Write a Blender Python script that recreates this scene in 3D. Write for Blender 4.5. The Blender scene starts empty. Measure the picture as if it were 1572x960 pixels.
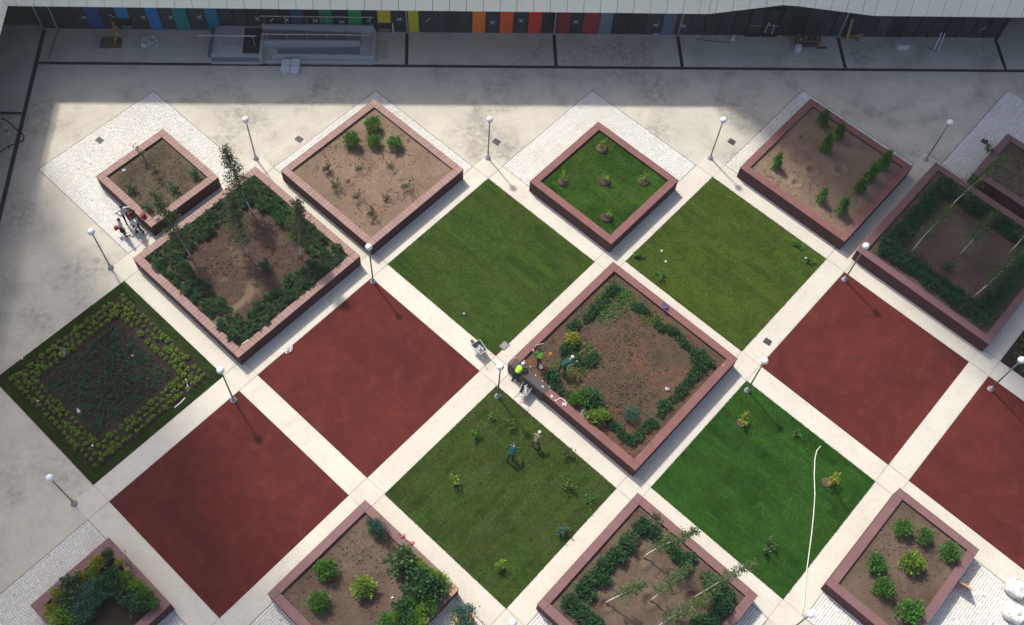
import bpy, bmesh, math, random
import numpy as np
from mathutils import Vector, Matrix, Euler

R = math.radians
sc = bpy.context.scene
COL = sc.collection

# ---------------------------------------------------------------- camera
CAM_LOC = Vector((3.700, -23.065, 48.127))
CAM_ROT = Euler((R(28.844), R(-2.881), R(-2.570)), 'XYZ')
FPX = 1621.7                                   # focal length in photograph pixels (1572 wide)
cd = bpy.data.cameras.new('camera')
cam = bpy.data.objects.new('camera', cd)
COL.objects.link(cam)
cam.location = CAM_LOC
cam.rotation_euler = CAM_ROT
cd.sensor_width = 36.0
cd.lens = 36.0 * FPX / 1572.0
cd.clip_start = 0.5
cd.clip_end = 3000
sc.camera = cam

# ---------------------------------------------------------------- light
SUN_AZ = R(-57.5)       # direction in which shadows fall
SUN_EL = R(53.5)
w = bpy.data.worlds.new('World')
sc.world = w
w.use_nodes = True
nt = w.node_tree
bg = nt.nodes['Background']
sky = nt.nodes.new('ShaderNodeTexSky')
sky.sky_type = 'NISHITA'
sky.sun_disc = False
sky.sun_elevation = SUN_EL
sky.sun_rotation = math.atan2(-math.cos(SUN_AZ), -math.sin(SUN_AZ))
sky.air_density = 1.0
sky.dust_density = 4.0
nt.links.new(sky.outputs['Color'], bg.inputs['Color'])
bg.inputs['Strength'].default_value = 0.15
sl = bpy.data.lights.new('sun', 'SUN')
sl.energy = 3.6
sl.angle = R(2.4)
sl.color = (1.0, 0.945, 0.85)
sun = bpy.data.objects.new('sun', sl)
COL.objects.link(sun)
sd = Vector((math.cos(SUN_AZ) * math.cos(SUN_EL), math.sin(SUN_AZ) * math.cos(SUN_EL), -math.sin(SUN_EL)))
sun.rotation_euler = sd.to_track_quat('-Z', 'Y').to_euler()
sun.location = (-30, 45, 80)
sc.view_settings.view_transform = 'Standard'
sc.view_settings.look = 'None'
sc.view_settings.exposure = 0.46
sc.view_settings.gamma = 1.0
sc.cycles.max_bounces = 5
sc.cycles.diffuse_bounces = 3
sc.cycles.glossy_bounces = 2
sc.cycles.transmission_bounces = 2
sc.cycles.volume_bounces = 0

# ---------------------------------------------------------------- helpers
CR = CAM_ROT.to_matrix()


def at(x, y, z=0.0):
    """point of the place seen at photograph pixel x, y on the level z"""
    d = CR @ Vector(((x - 786) / FPX, -(y - 480) / FPX, -1.0))
    t = (z - CAM_LOC.z) / d.z
    return CAM_LOC + d * t


U = 9.0                # pitch of the garden grid in metres
S2 = 2 ** -0.5


def cell(a, b, z=0.0):
    return Vector(((a + b) * U * S2, (b - a) * U * S2, z))


def uncell(p):
    return ((p.x - p.y) * S2 / U, (p.x + p.y) * S2 / U)


GROT = R(-45)          # a-axis of the grid (down-right)


def tag(o, label=None, cat=None, group=None, kind=None):
    if label: o['label'] = label
    if cat: o['category'] = cat
    if group: o['group'] = group
    if kind: o['kind'] = kind
    return o


def empty(name, loc=(0, 0, 0), rz=0.0):
    o = bpy.data.objects.new(name, None)
    COL.objects.link(o)
    o.location = loc
    o.rotation_euler = (0, 0, rz)
    o.empty_display_size = 0.2
    return o


def link(name, me, parent=None, loc=(0, 0, 0), rot=(0, 0, 0), scale=None):
    o = bpy.data.objects.new(name, me)
    COL.objects.link(o)
    o.location = loc
    o.rotation_euler = rot
    if scale is not None:
        o.scale = scale if hasattr(scale, '__len__') else (scale,) * 3
    if parent: o.parent = parent
    return o


class MB:
    def __init__(s):
        s.v = []; s.f = []; s.m = []

    def add(s, vs, fs, mi=0):
        n = len(s.v)
        s.v += [tuple(p) for p in vs]
        s.f += [tuple(i + n for i in f) for f in fs]
        s.m += [mi] * len(fs)
        return s

    def box(s, c, d, rz=0.0, mi=0, taper=1.0):
        hx, hy, hz = d[0] / 2, d[1] / 2, d[2] / 2
        co, si = math.cos(rz), math.sin(rz)
        vs = []
        for z, t in ((-hz, 1.0), (hz, taper)):
            for x, y in ((-hx, -hy), (hx, -hy), (hx, hy), (-hx, hy)):
                x *= t; y *= t
                vs.append((c[0] + x * co - y * si, c[1] + x * si + y * co, c[2] + z))
        return s.add(vs, [(3, 2, 1, 0), (4, 5, 6, 7), (0, 1, 5, 4), (1, 2, 6, 5), (2, 3, 7, 6), (3, 0, 4, 7)], mi)

    def lathe(s, prof, c=(0, 0, 0), n=16, mi=0, caps=True):
        vs = []; fs = []
        for r, z in prof:
            for k in range(n):
                a = 2 * math.pi * k / n
                vs.append((c[0] + r * math.cos(a), c[1] + r * math.sin(a), c[2] + z))
        for j in range(len(prof) - 1):
            for k in range(n):
                k2 = (k + 1) % n
                fs.append((j * n + k, j * n + k2, (j + 1) * n + k2, (j + 1) * n + k))
        if caps:
            fs.append(tuple(range(n - 1, -1, -1)))
            m = (len(prof) - 1) * n
            fs.append(tuple(range(m, m + n)))
        return s.add(vs, fs, mi)

    def tube(s, pts, rad, n=6, mi=0):
        pts = [Vector(p) for p in pts]
        if not hasattr(rad, '__len__'): rad = [rad] * len(pts)
        vs = []; fs = []
        for i, p in enumerate(pts):
            d = (pts[min(i + 1, len(pts) - 1)] - pts[max(i - 1, 0)])
            d = d.normalized() if d.length > 1e-9 else Vector((0, 0, 1))
            up = Vector((0, 0, 1)) if abs(d.z) < 0.9 else Vector((1, 0, 0))
            x = d.cross(up).normalized(); y = x.cross(d)
            for k in range(n):
                a = 2 * math.pi * k / n
                vs.append(p + (x * math.cos(a) + y * math.sin(a)) * rad[i])
        for j in range(len(pts) - 1):
            for k in range(n):
                k2 = (k + 1) % n
                fs.append((j * n + k, j * n + k2, (j + 1) * n + k2, (j + 1) * n + k))
        fs.append(tuple(range(n - 1, -1, -1)))
        m = (len(pts) - 1) * n
        fs.append(tuple(range(m, m + n)))
        return s.add(vs, fs, mi)

    def ball(s, c, r, n=10, m=6, mi=0):
        if not hasattr(r, '__len__'): r = (r, r, r)
        vs = [(c[0], c[1], c[2] - r[2])]; fs = []
        for j in range(1, m):
            t = math.pi * j / m
            for k in range(n):
                a = 2 * math.pi * k / n
                vs.append((c[0] + r[0] * math.sin(t) * math.cos(a), c[1] + r[1] * math.sin(t) * math.sin(a), c[2] - r[2] * math.cos(t)))
        vs.append((c[0], c[1], c[2] + r[2]))
        for k in range(n):
            k2 = (k + 1) % n
            fs.append((0, 1 + k2, 1 + k))
            for j in range(m - 2):
                fs.append((1 + j * n + k, 1 + j * n + k2, 1 + (j + 1) * n + k2, 1 + (j + 1) * n + k))
            fs.append((len(vs) - 1, 1 + (m - 2) * n + k, 1 + (m - 2) * n + k2))
        return s.add(vs, fs, mi)

    def mesh(s, name, mats, smooth=False):
        me = bpy.data.meshes.new(name)
        me.from_pydata(s.v, [], s.f)
        if not isinstance(mats, (list, tuple)): mats = [mats]
        for m in mats: me.materials.append(m)
        if len(mats) > 1: me.polygons.foreach_set('material_index', s.m)
        if smooth: me.polygons.foreach_set('use_smooth', [True] * len(me.polygons))
        me.update()
        return me

    def build(s, name, mats, parent=None, loc=(0, 0, 0), rot=(0, 0, 0), smooth=False):
        return link(name, s.mesh(name, mats, smooth), parent, loc, rot)


def np_mesh(name, V, F, mats, midx=None, smooth=False):
    """V (n,3) array, F (m,4) or (m,3) array"""
    me = bpy.data.meshes.new(name)
    k = F.shape[1]
    me.vertices.add(len(V)); me.vertices.foreach_set('co', np.ascontiguousarray(V, dtype=np.float32).ravel())
    me.loops.add(F.size); me.loops.foreach_set('vertex_index', np.ascontiguousarray(F, dtype=np.int32).ravel())
    me.polygons.add(len(F)); me.polygons.foreach_set('loop_start', np.arange(0, F.size, k, dtype=np.int32))
    if not isinstance(mats, (list, tuple)): mats = [mats]
    for m in mats: me.materials.append(m)
    if midx is not None: me.polygons.foreach_set('material_index', np.asarray(midx, dtype=np.int32))
    if smooth: me.polygons.foreach_set('use_smooth', np.ones(len(F), dtype=bool))
    me.update(calc_edges=True)
    me.validate()
    return me


# ---------------------------------------------------------------- materials
class NT:
    def __init__(s, name, rough=0.8, spec=0.3):
        s.m = bpy.data.materials.new(name)
        s.m.use_nodes = True
        s.t = s.m.node_tree
        s.b = s.t.nodes['Principled BSDF']
        s.b.inputs['Roughness'].default_value = rough
        s.b.inputs['Specular IOR Level'].default_value = spec

    def n(s, typ, **kw):
        o = s.t.nodes.new(typ)
        for k, v in kw.items(): setattr(o, k, v)
        return o

    def l(s, a, b): s.t.links.new(a, b)

    def pos(s):
        if not hasattr(s, '_p'): s._p = s.n('ShaderNodeNewGeometry')
        return s._p.outputs['Position']

    def island(s):
        s.pos()
        return s._p.outputs['Random Per Island']

    def objrand(s):
        return s.n('ShaderNodeObjectInfo').outputs['Random']

    def noise(s, scale, detail=3.0, rough=0.55, dist=0.0, vec=None):
        o = s.n('ShaderNodeTexNoise')
        o.inputs['Scale'].default_value = scale
        o.inputs['Detail'].default_value = detail
        o.inputs['Roughness'].default_value = rough
        o.inputs['Distortion'].default_value = dist
        s.l(vec if vec is not None else s.pos(), o.inputs['Vector'])
        return o.outputs['Fac']

    def rng(s, f, a, b, c=0.0, d=1.0):
        o = s.n('ShaderNodeMapRange')
        for i, v in zip(('From Min', 'From Max', 'To Min', 'To Max'), (a, b, c, d)): o.inputs[i].default_value = v
        s.l(f, o.inputs['Value'])
        return o.outputs['Result']

    def math(s, op, a, b=None, c=None):
        o = s.n('ShaderNodeMath', operation=op)
        for i, v in enumerate((a, b, c)):
            if v is None: continue
            if isinstance(v, (int, float)): o.inputs[i].default_value = v
            else: s.l(v, o.inputs[i])
        return o.outputs[0]

    def mix(s, f, a, b, mode='MIX'):
        o = s.n('ShaderNodeMix', data_type='RGBA', blend_type=mode)
        for sock, v in ((o.inputs[0], f), (o.inputs[6], a), (o.inputs[7], b)):
            if isinstance(v, (int, float)): sock.default_value = v
            elif isinstance(v, tuple): sock.default_value = (*v[:3], 1)
            else: s.l(v, sock)
        return o.outputs[2]

    def col(s, c):
        if isinstance(c, tuple): s.b.inputs['Base Color'].default_value = (*c[:3], 1)
        else: s.l(c, s.b.inputs['Base Color'])
        return s

    def bump(s, h, strength=0.4, dist=0.02):
        o = s.n('ShaderNodeBump')
        o.inputs['Strength'].default_value = strength
        o.inputs['Distance'].default_value = dist
        s.l(h, o.inputs['Height'])
        s.l(o.outputs['Normal'], s.b.inputs['Normal'])
        return s


def plain(name, c, rough=0.6, spec=0.3, metal=0.0, var=0.12, scale=9.0, trans=0.0):
    """painted or manufactured surface with slight wear"""
    s = NT(name, rough, spec)
    f = s.rng(s.noise(scale, 4), 0.35, 0.65)
    s.col(s.mix(f, tuple(x * (1 - var) for x in c), tuple(min(1, x * (1 + var)) for x in c)))
    s.b.inputs['Metallic'].default_value = metal
    return s.m


def leafmat(name, dark, light, yellow=None, tr=0.4):
    s = NT(name, 0.7, 0.15)
    c = s.mix(s.island(), dark, light)
    if yellow: c = s.mix(s.rng(s.objrand(), 0.3, 1.0, 0.0, 0.6), c, yellow)
    else: c = s.mix(s.rng(s.objrand(), 0.0, 1.0, 0.0, 0.4), c, tuple(x * 1.1 for x in dark))
    s.col(c)
    t = s.n('ShaderNodeBsdfTranslucent')
    s.l(c, t.inputs['Color'])
    ms = s.n('ShaderNodeMixShader')
    ms.inputs[0].default_value = tr
    s.l(s.b.outputs[0], ms.inputs[1]); s.l(t.outputs[0], ms.inputs[2])
    out = s.t.nodes['Material Output']
    s.l(ms.outputs[0], out.inputs['Surface'])
    return s.m


MAT = {}


def make_materials():
    # plaza concrete with tyre stains and faint pavers
    s = NT('plaza_concrete', 0.85, 0.2)
    big = s.noise(0.16, 5, 0.6, 0.6)
    mid = s.noise(0.9, 5, 0.65, 0.8)
    fine = s.noise(14, 3)
    c = s.mix(s.rng(big, 0.35, 0.68), (0.5074, 0.4744, 0.3999), (0.4472, 0.4235, 0.3679))
    c = s.mix(s.rng(mid, 0.45, 0.75, 0, 0.35), c, (0.3010, 0.2838, 0.2479))
    c = s.mix(s.rng(fine, 0.3, 0.7, 0, 0.22), c, (0.3440, 0.3261, 0.2799))
    # grime patches of their own shape
    blot = s.math('MULTIPLY', s.rng(s.noise(0.22, 5, 0.6, 0.3), 0.49, 0.66), s.rng(s.noise(3.0, 5, 0.7), 0.35, 0.7))
    c = s.mix(s.math('MULTIPLY', blot, 0.95), c, (0.1462, 0.1398, 0.1280))
    # curved tyre marks: rings of given centre and radius
    sep = s.n('ShaderNodeSeparateXYZ'); s.l(s.pos(), sep.inputs[0])
    wob = s.rng(s.noise(0.35, 1), 0, 1, -0.35, 0.35)
    brk = s.math('MULTIPLY', s.rng(s.noise(0.45, 3, 0.6), 0.40, 0.62), s.rng(s.noise(3.0, 4, 0.75), 0.2, 0.75))
    for cx, cy, r, wd, k in ((8.5, 16.5, 2.6, .22, .75), (9.6, 15.2, 4.3, .25, .7), (7.0, 20.5, 3.6, .25, .6), (22.5, 17.6, 2.4, .22, .75), (24.5, 20.5, 5.0, .28, .7),
                             (31, 23, 7.2, .3, .65), (29, 21, 4.5, .25, .65), (35, 24, 9.5, .35, .7), (21.8, 17.2, .7, .15, .55), (-12, 22, 4.6, .3, .55), (-8, 25, 8.0, .35, .5),
                             (-22, 2, 5.0, .4, .5), (-18, -2, 7.5, .4, .45)):
        dx = s.math('SUBTRACT', sep.outputs[0], cx); dy = s.math('SUBTRACT', sep.outputs[1], cy)
        d = s.math('SQRT', s.math('ADD', s.math('MULTIPLY', dx, dx), s.math('MULTIPLY', dy, dy)))
        d = s.math('ABSOLUTE', s.math('SUBTRACT', s.math('ADD', d, wob), r))
        mk = s.math('MULTIPLY', s.rng(d, wd * 2.0, wd * 0.1, 0, k * 0.85), brk)
        c = s.mix(mk, c, (0.13, 0.125, 0.12))
    c = s.mix(s.rng(s.noise(0.5, 6, 0.72, 0.5), 0.48, 0.70, 0, 0.5), c, (0.33, 0.30, 0.255))
    vo = s.n('ShaderNodeTexVoronoi', feature='DISTANCE_TO_EDGE')
    vo.inputs['Scale'].default_value = 3.2
    s.l(s.pos(), vo.inputs['Vector'])
    joint = s.math('MULTIPLY', s.rng(vo.outputs['Distance'], 0.0, 0.06, 0.3, 0.0), s.rng(s.noise(0.25, 3), 0.42, 0.6))
    c = s.mix(joint, c, (0.25, 0.24, 0.22))
    s.col(c).bump(s.math('ADD', fine, s.math('MULTIPLY', joint, -2.0)), 0.35, 0.01)
    MAT['plaza'] = s.m

    s = NT('path_concrete', 0.85, 0.2)
    c = s.mix(s.rng(s.noise(0.5, 5, 0.6), 0.35, 0.65), (0.5456, 0.5201, 0.4591), (0.5016, 0.4724, 0.4136))
    c = s.mix(s.rng(s.noise(5, 5, 0.7), 0.45, 0.8, 0, 0.4), c, (0.3696, 0.3381, 0.2730))
    c = s.mix(s.rng(s.noise(1.7, 5, 0.75, 1.0), 0.6, 0.75, 0, 0.3), c, (0.3256, 0.2427, 0.1820))
    c = s.mix(s.rng(s.noise(0.9, 6, 0.75, 0.7), 0.50, 0.70, 0, 0.42), c, (0.36, 0.325, 0.27))
    c = s.mix(s.math('MULTIPLY', s.rng(s.noise(9, 5, 0.8), 0.58, 0.72, 0, 0.5), s.rng(s.noise(0.6, 3), 0.42, 0.6)), c, (0.23, 0.17, 0.125))
    c = s.mix(s.rng(s.objrand(), 0, 1, 0, 0.28), c, (0.4048, 0.3814, 0.3226))
    s.col(c).bump(s.noise(40, 3), 0.2, 0.006)
    MAT['path'] = s.m

    s = NT('white_cobble', 0.75, 0.3)
    c = s.mix(s.rng(s.island(), 0, 1), (0.5456, 0.5368, 0.5148), (0.6688, 0.6600, 0.6424))
    c = s.mix(s.rng(s.noise(0.7, 4, 0.6), 0.5, 0.75, 0, 0.5), c, (0.4928, 0.4400, 0.3344))
    s.col(c).bump(s.noise(60, 2), 0.3, 0.005)
    MAT['cobble'] = s.m
    s = NT('cobble_bed', 0.9, 0.1)
    s.col(s.mix(s.rng(s.noise(6, 4), 0.35, 0.65), (0.3400, 0.3187, 0.2805), (0.4760, 0.4590, 0.4165)))
    MAT['cobble_bed'] = s.m

    s = NT('red_rubber', 0.9, 0.12)
    c = s.mix(s.rng(s.noise(0.22, 4, 0.6, 0.6), 0.35, 0.68), (0.0670, 0.0122, 0.0116), (0.1042, 0.0189, 0.0146))
    c = s.mix(s.rng(s.noise(70, 2), 0.35, 0.7, 0, 0.5), c, (0.0428, 0.0101, 0.0095))
    c = s.mix(s.rng(s.noise(1.1, 5, 0.75, 0.4), 0.46, 0.74, 0, 0.55), c, (0.1348, 0.0302, 0.0224))
    c = s.mix(s.rng(s.noise(0.8, 6, 0.75, 1.2), 0.50, 0.68, 0, 0.5), c, (0.0502, 0.0118, 0.0120))
    mp = s.n('ShaderNodeMapping'); mp.inputs['Rotation'].default_value = (0, 0, R(45)); s.l(s.pos(), mp.inputs['Vector'])
    sep = s.n('ShaderNodeSeparateXYZ'); s.l(mp.outputs[0], sep.inputs[0])
    fr = s.math('ABSOLUTE', s.math('SUBTRACT', s.math('FRACT', s.math('DIVIDE', sep.outputs[1], 1.31)), 0.5))
    sm = s.math('MULTIPLY', s.rng(fr, 0.482, 0.5, 0, 0.13), s.rng(s.noise(0.9, 4, 0.7), 0.38, 0.62))
    c = s.mix(sm, c, (0.1581, 0.0714, 0.0602))
    c = s.mix(s.math('MULTIPLY', s.rng(s.noise(4.5, 5, 0.8), 0.60, 0.74, 0, 0.35), s.rng(s.noise(0.3, 3), 0.45, 0.6)), c, (0.2046, 0.1260, 0.1032))
    s.col(c).bump(s.noise(120, 2), 0.5, 0.006)
    MAT['rubber'] = s.m

    # lawns: sod strips laid along the grid, mown dark and light
    def lawn(name, dark, light, dry, along_a, dryamt, strip=0.42, contrast=0.5):
        s = NT(name, 0.9, 0.12)
        mp = s.n('ShaderNodeMapping')
        mp.inputs['Rotation'].default_value = (0, 0, R(45 if along_a else -45))
        s.l(s.pos(), mp.inputs['Vector'])
        sep = s.n('ShaderNodeSeparateXYZ'); s.l(mp.outputs[0], sep.inputs[0])
        row = s.math('FLOOR', s.math('DIVIDE', sep.outputs[1], strip))
        seg = s.math('FLOOR', s.math('DIVIDE', s.math('ADD', sep.outputs[0], s.math('MULTIPLY', row, 0.73)), 1.9))
        cmb = s.n('ShaderNodeCombineXYZ'); s.l(row, cmb.inputs[0]); s.l(seg, cmb.inputs[1])
        wn = s.n('ShaderNodeTexWhiteNoise', noise_dimensions='2D'); s.l(cmb.outputs[0], wn.inputs['Vector'])
        st = s.math('ADD', s.math('MULTIPLY', wn.outputs['Value'], contrast), s.math('MULTIPLY', s.rng(s.noise(1.1, 5, 0.7), 0.3, 0.7), 1 - contrast * 0.6))
        c = s.mix(s.rng(st, 0.2, 0.85), tuple(x * 0.72 for x in dark), tuple(x * 1.22 for x in light))
        mq = s.n('ShaderNodeMapping'); mq.inputs['Scale'].default_value = (0.42, 2.3, 1.0); s.l(mp.outputs[0], mq.inputs['Vector'])
        c = s.mix(s.rng(s.noise(1.3, 4, 0.7, 0.2, mq.outputs[0]), 0.46, 0.68, 0, 0.65), c, dry)
        mr = s.n('ShaderNodeMapping'); mr.inputs['Scale'].default_value = (0.6, 2.6, 1.0); mr.inputs['Location'].default_value = (7, 3, 0); s.l(mp.outputs[0], mr.inputs['Vector'])
        c = s.mix(s.rng(s.noise(1.6, 4, 0.7, 0.2, mr.outputs[0]), 0.48, 0.68, 0, 0.55), c, tuple(x * 0.55 for x in dark))
        fr = s.math('FRACT', s.math('DIVIDE', sep.outputs[1], strip))
        jn = s.math('MULTIPLY', s.rng(s.math('ABSOLUTE', s.math('SUBTRACT', fr, 0.5)), 0.40, 0.5, 0.0, 0.5), s.rng(s.noise(0.8, 4, 0.7), 0.4, 0.62))
        c = s.mix(jn, c, dry)
        c = s.mix(s.rng(s.noise(0.45, 5, 0.65, 0.5), 0.42, 0.70, 0, dryamt), c, dry)
        c = s.mix(s.rng(s.noise(0.8, 5, 0.7, 0.4), 0.45, 0.75, 0, 0.45), c, tuple(x * 0.6 for x in dark))
        c = s.mix(s.rng(s.noise(3.2, 5, 0.75), 0.46, 0.74, 0, 0.4), c, dry)
        c = s.mix(s.rng(s.noise(24, 3, 0.7), 0.4, 0.75, 0, 0.45), c, tuple(x * 0.55 for x in dark))
        s.col(c).bump(s.noise(45, 3, 0.7), 0.9, 0.04)
        return s.m
    MAT['lawn_0'] = lawn('lawn_turf_dry', (0.0261, 0.0634, 0.0069), (0.0404, 0.0864, 0.0088), (0.0685, 0.0926, 0.0172), True, 0.55)
    MAT['lawn_1'] = lawn('lawn_turf_olive', (0.0391, 0.0776, 0.0069), (0.0554, 0.1040, 0.0098), (0.0782, 0.1014, 0.0172), True, 0.6)
    MAT['lawn_2'] = lawn('lawn_turf_mixed', (0.0247, 0.0547, 0.0078), (0.0391, 0.0776, 0.0117), (0.0652, 0.0812, 0.0195), False, 0.65)
    MAT['lawn_3'] = lawn('lawn_turf_lush', (0.0105, 0.0582, 0.0059), (0.0221, 0.0864, 0.0088), (0.0404, 0.0864, 0.0098), True, 0.3, 0.55, 0.7)
    MAT['lawn_4'] = lawn('planter_turf', (0.0144, 0.0661, 0.0049), (0.0274, 0.0926, 0.0069), (0.0750, 0.0926, 0.0172), True, 0.55, 0.42, 0.5)
    MAT['lawn_5'] = lawn('edging_turf', (0.0144, 0.0352, 0.0059), (0.0235, 0.0529, 0.0088), (0.0391, 0.0573, 0.0122), True, 0.3)
    for k, (d, g) in enumerate((((0.0261, 0.0661, 0.0073), (0.0554, 0.1014, 0.0147)), ((0.0359, 0.0750, 0.0073), (0.0717, 0.1146, 0.0147)), ((0.0247, 0.0573, 0.0078), (0.0522, 0.0882, 0.0147)),
                                ((0.0117, 0.0617, 0.0059), (0.0326, 0.1058, 0.0122)), ((0.0163, 0.0706, 0.0059), (0.0391, 0.1058, 0.0098)), ((0.0144, 0.0371, 0.0059), (0.0293, 0.0661, 0.0108)))):
        MAT['blade_%d' % k] = leafmat('grass_blade_%d' % k, d, g)

    def soil(name, a, b, c3, k=0.5, lo=0.40, hi=0.60):
        s = NT(name, 0.95, 0.08)
        c = s.mix(s.rng(s.noise(0.42, 5, 0.62, 0.8), lo, hi), a, b)
        c = s.mix(s.rng(s.noise(7, 5, 0.75), 0.45, 0.75, 0, k), c, c3)
        s.col(c).bump(s.noise(16, 5, 0.75), 0.9, 0.05)
        return s.m
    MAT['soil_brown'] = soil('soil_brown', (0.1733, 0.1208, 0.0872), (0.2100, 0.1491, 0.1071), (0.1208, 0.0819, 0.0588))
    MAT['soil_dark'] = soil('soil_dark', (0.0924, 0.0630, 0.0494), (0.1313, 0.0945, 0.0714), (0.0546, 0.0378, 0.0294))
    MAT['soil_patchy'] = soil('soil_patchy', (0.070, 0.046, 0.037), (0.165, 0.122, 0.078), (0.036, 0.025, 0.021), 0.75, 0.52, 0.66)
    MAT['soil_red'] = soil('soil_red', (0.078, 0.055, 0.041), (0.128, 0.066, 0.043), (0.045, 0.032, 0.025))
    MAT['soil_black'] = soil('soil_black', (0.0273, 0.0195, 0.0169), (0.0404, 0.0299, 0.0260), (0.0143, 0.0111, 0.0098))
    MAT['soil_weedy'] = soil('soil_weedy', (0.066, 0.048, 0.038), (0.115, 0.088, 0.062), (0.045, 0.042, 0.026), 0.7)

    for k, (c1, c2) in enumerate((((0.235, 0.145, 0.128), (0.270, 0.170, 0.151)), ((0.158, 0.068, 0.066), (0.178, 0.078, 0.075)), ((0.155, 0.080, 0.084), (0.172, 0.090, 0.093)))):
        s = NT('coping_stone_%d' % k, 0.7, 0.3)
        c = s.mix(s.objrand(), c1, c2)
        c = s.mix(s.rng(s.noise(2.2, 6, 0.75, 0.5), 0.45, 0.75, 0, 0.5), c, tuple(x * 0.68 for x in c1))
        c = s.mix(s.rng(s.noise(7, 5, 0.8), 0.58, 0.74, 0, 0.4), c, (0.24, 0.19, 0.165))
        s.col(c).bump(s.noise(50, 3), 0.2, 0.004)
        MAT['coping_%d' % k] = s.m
    s = NT('planter_wall_paint', 0.75, 0.25)
    c = s.mix(s.rng(s.noise(1.2, 5, 0.65), 0.35, 0.7), (0.058, 0.021, 0.026), (0.080, 0.030, 0.034))
    s.col(c).bump(s.noise(30, 3), 0.2, 0.004)
    MAT['wall'] = s.m
    MAT['mortar'] = plain('coping_mortar', (0.215, 0.135, 0.12), 0.9)

    MAT['bush'] = leafmat('bush_leaf', (0.0486, 0.1448, 0.0279), (0.1458, 0.3290, 0.0652))
    MAT['bush_yellow'] = leafmat('yellow_bush_leaf', (0.1093, 0.2237, 0.0279), (0.3281, 0.4738, 0.0652))
    MAT['bush_gold'] = leafmat('golden_leaf', (0.2065, 0.2237, 0.0279), (0.4860, 0.5001, 0.0698))
    MAT['bush_blue'] = leafmat('blue_green_leaf', (0.0405, 0.1114, 0.0810), (0.1215, 0.2329, 0.1721))
    MAT['hedge'] = leafmat('hedge_leaf', (0.0264, 0.0858, 0.0360), (0.0864, 0.1950, 0.0816))
    MAT['birch_dark'] = leafmat('dark_birch_leaf', (0.0459, 0.0756, 0.0325), (0.1188, 0.1593, 0.0725))
    MAT['hedge_dark'] = leafmat('dark_hedge_leaf', (0.0359, 0.0891, 0.0372), (0.1214, 0.2106, 0.0966))
    MAT['border'] = leafmat('border_plant_leaf', (0.1185, 0.2238, 0.0234), (0.3196, 0.4873, 0.0582), (0.2131, 0.3160, 0.0582))
    MAT['birch_leaf'] = leafmat('birch_leaf', (0.0654, 0.1170, 0.0347), (0.1635, 0.2324, 0.0865))
    MAT['weed'] = leafmat('weed_leaf', (0.0607, 0.1114, 0.0405), (0.1823, 0.2329, 0.1013))
    MAT['dry_twig'] = plain('dry_twig', (0.15, 0.10, 0.065), 0.9)
    s = NT('birch_bark', 0.8, 0.2)
    s.col(s.mix(s.rng(s.noise(9, 4, 0.7), 0.56, 0.66), (0.60, 0.57, 0.52), (0.12, 0.10, 0.09)))
    MAT['bark'] = s.m
    MAT['stem'] = plain('woody_stem', (0.09, 0.065, 0.045), 0.9)

    MAT['lamp_metal'] = plain('lamp_post_metal', (0.22, 0.225, 0.23), 0.45, 0.5, 0.6, 0.15, 20)
    MAT['lamp_white'] = plain('lamp_globe_opal', (0.80, 0.80, 0.79), 0.25, 0.5, 0, 0.03)
    MAT['lamp_grey'] = plain('lamp_funnel', (0.42, 0.42, 0.43), 0.4, 0.5, 0.4)
    MAT['iron'] = plain('cast_iron', (0.075, 0.075, 0.08), 0.6, 0.4, 0.5)
    MAT['iron_light'] = plain('grey_cover', (0.20, 0.20, 0.20), 0.7)
    MAT['drain'] = plain('drain_grate', (0.022, 0.025, 0.032), 0.6, 0.4, 0.3)

    s = NT('white_fascia_panel', 0.45, 0.4)
    c = s.mix(s.objrand(), (0.80, 0.77, 0.64), (0.84, 0.81, 0.68))
    c = s.mix(s.rng(s.noise(0.8, 4, 0.6), 0.4, 0.8, 0, 0.25), c, (0.60, 0.60, 0.53))
    s.col(c)
    MAT['fascia'] = s.m
    MAT['roof'] = plain('roof_membrane', (0.34, 0.34, 0.33), 0.9)
    s = NT('dark_glass', 0.08, 0.6)
    s.col(s.mix(s.objrand(), (0.018, 0.022, 0.028), (0.045, 0.05, 0.06)))
    MAT['glass'] = s.m
    MAT['frame'] = plain('window_frame', (0.030, 0.033, 0.038), 0.5, 0.4, 0.3)
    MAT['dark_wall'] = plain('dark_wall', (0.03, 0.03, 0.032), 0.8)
    MAT['tape'] = plain('white_tape', (0.62, 0.62, 0.60), 0.7)
    MAT['pipe'] = plain('zinc_pipe', (0.42, 0.44, 0.46), 0.4, 0.5, 0.5)
    for n_, c_ in dict(navy=(0.020, 0.060, 0.24), sky=(0.02, 0.20, 0.40), blue=(0.012, 0.16, 0.46), teal=(0.010, 0.19, 0.19), sea=(0.008, 0.16, 0.24), petrol=(0.012, 0.075, 0.12),
                       emerald=(0.010, 0.19, 0.11), green=(0.012, 0.28, 0.075), mustard=(0.48, 0.40, 0.03), yellow=(0.46, 0.44, 0.015), orange=(0.75, 0.18, 0.02),
                       vermilion=(0.72, 0.10, 0.025), red=(0.60, 0.035, 0.025), maroon=(0.22, 0.018, 0.03), crimson=(0.27, 0.025, 0.045), slate=(0.13, 0.17, 0.20), bluegrey=(0.09, 0.12, 0.17)).items():
        MAT['panel_' + n_] = plain('panel_' + n_, c_, 0.4, 0.4, 0, 0.06, 3)
    MAT['granite'] = plain('grey_granite', (0.36, 0.37, 0.385), 0.6, 0.35, 0, 0.15, 14)
    MAT['granite_dark'] = plain('dark_granite', (0.16, 0.165, 0.175), 0.6, 0.35, 0, 0.2, 14)
    MAT['mat_black'] = plain('rubber_mat', (0.025, 0.025, 0.028), 0.9)
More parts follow.
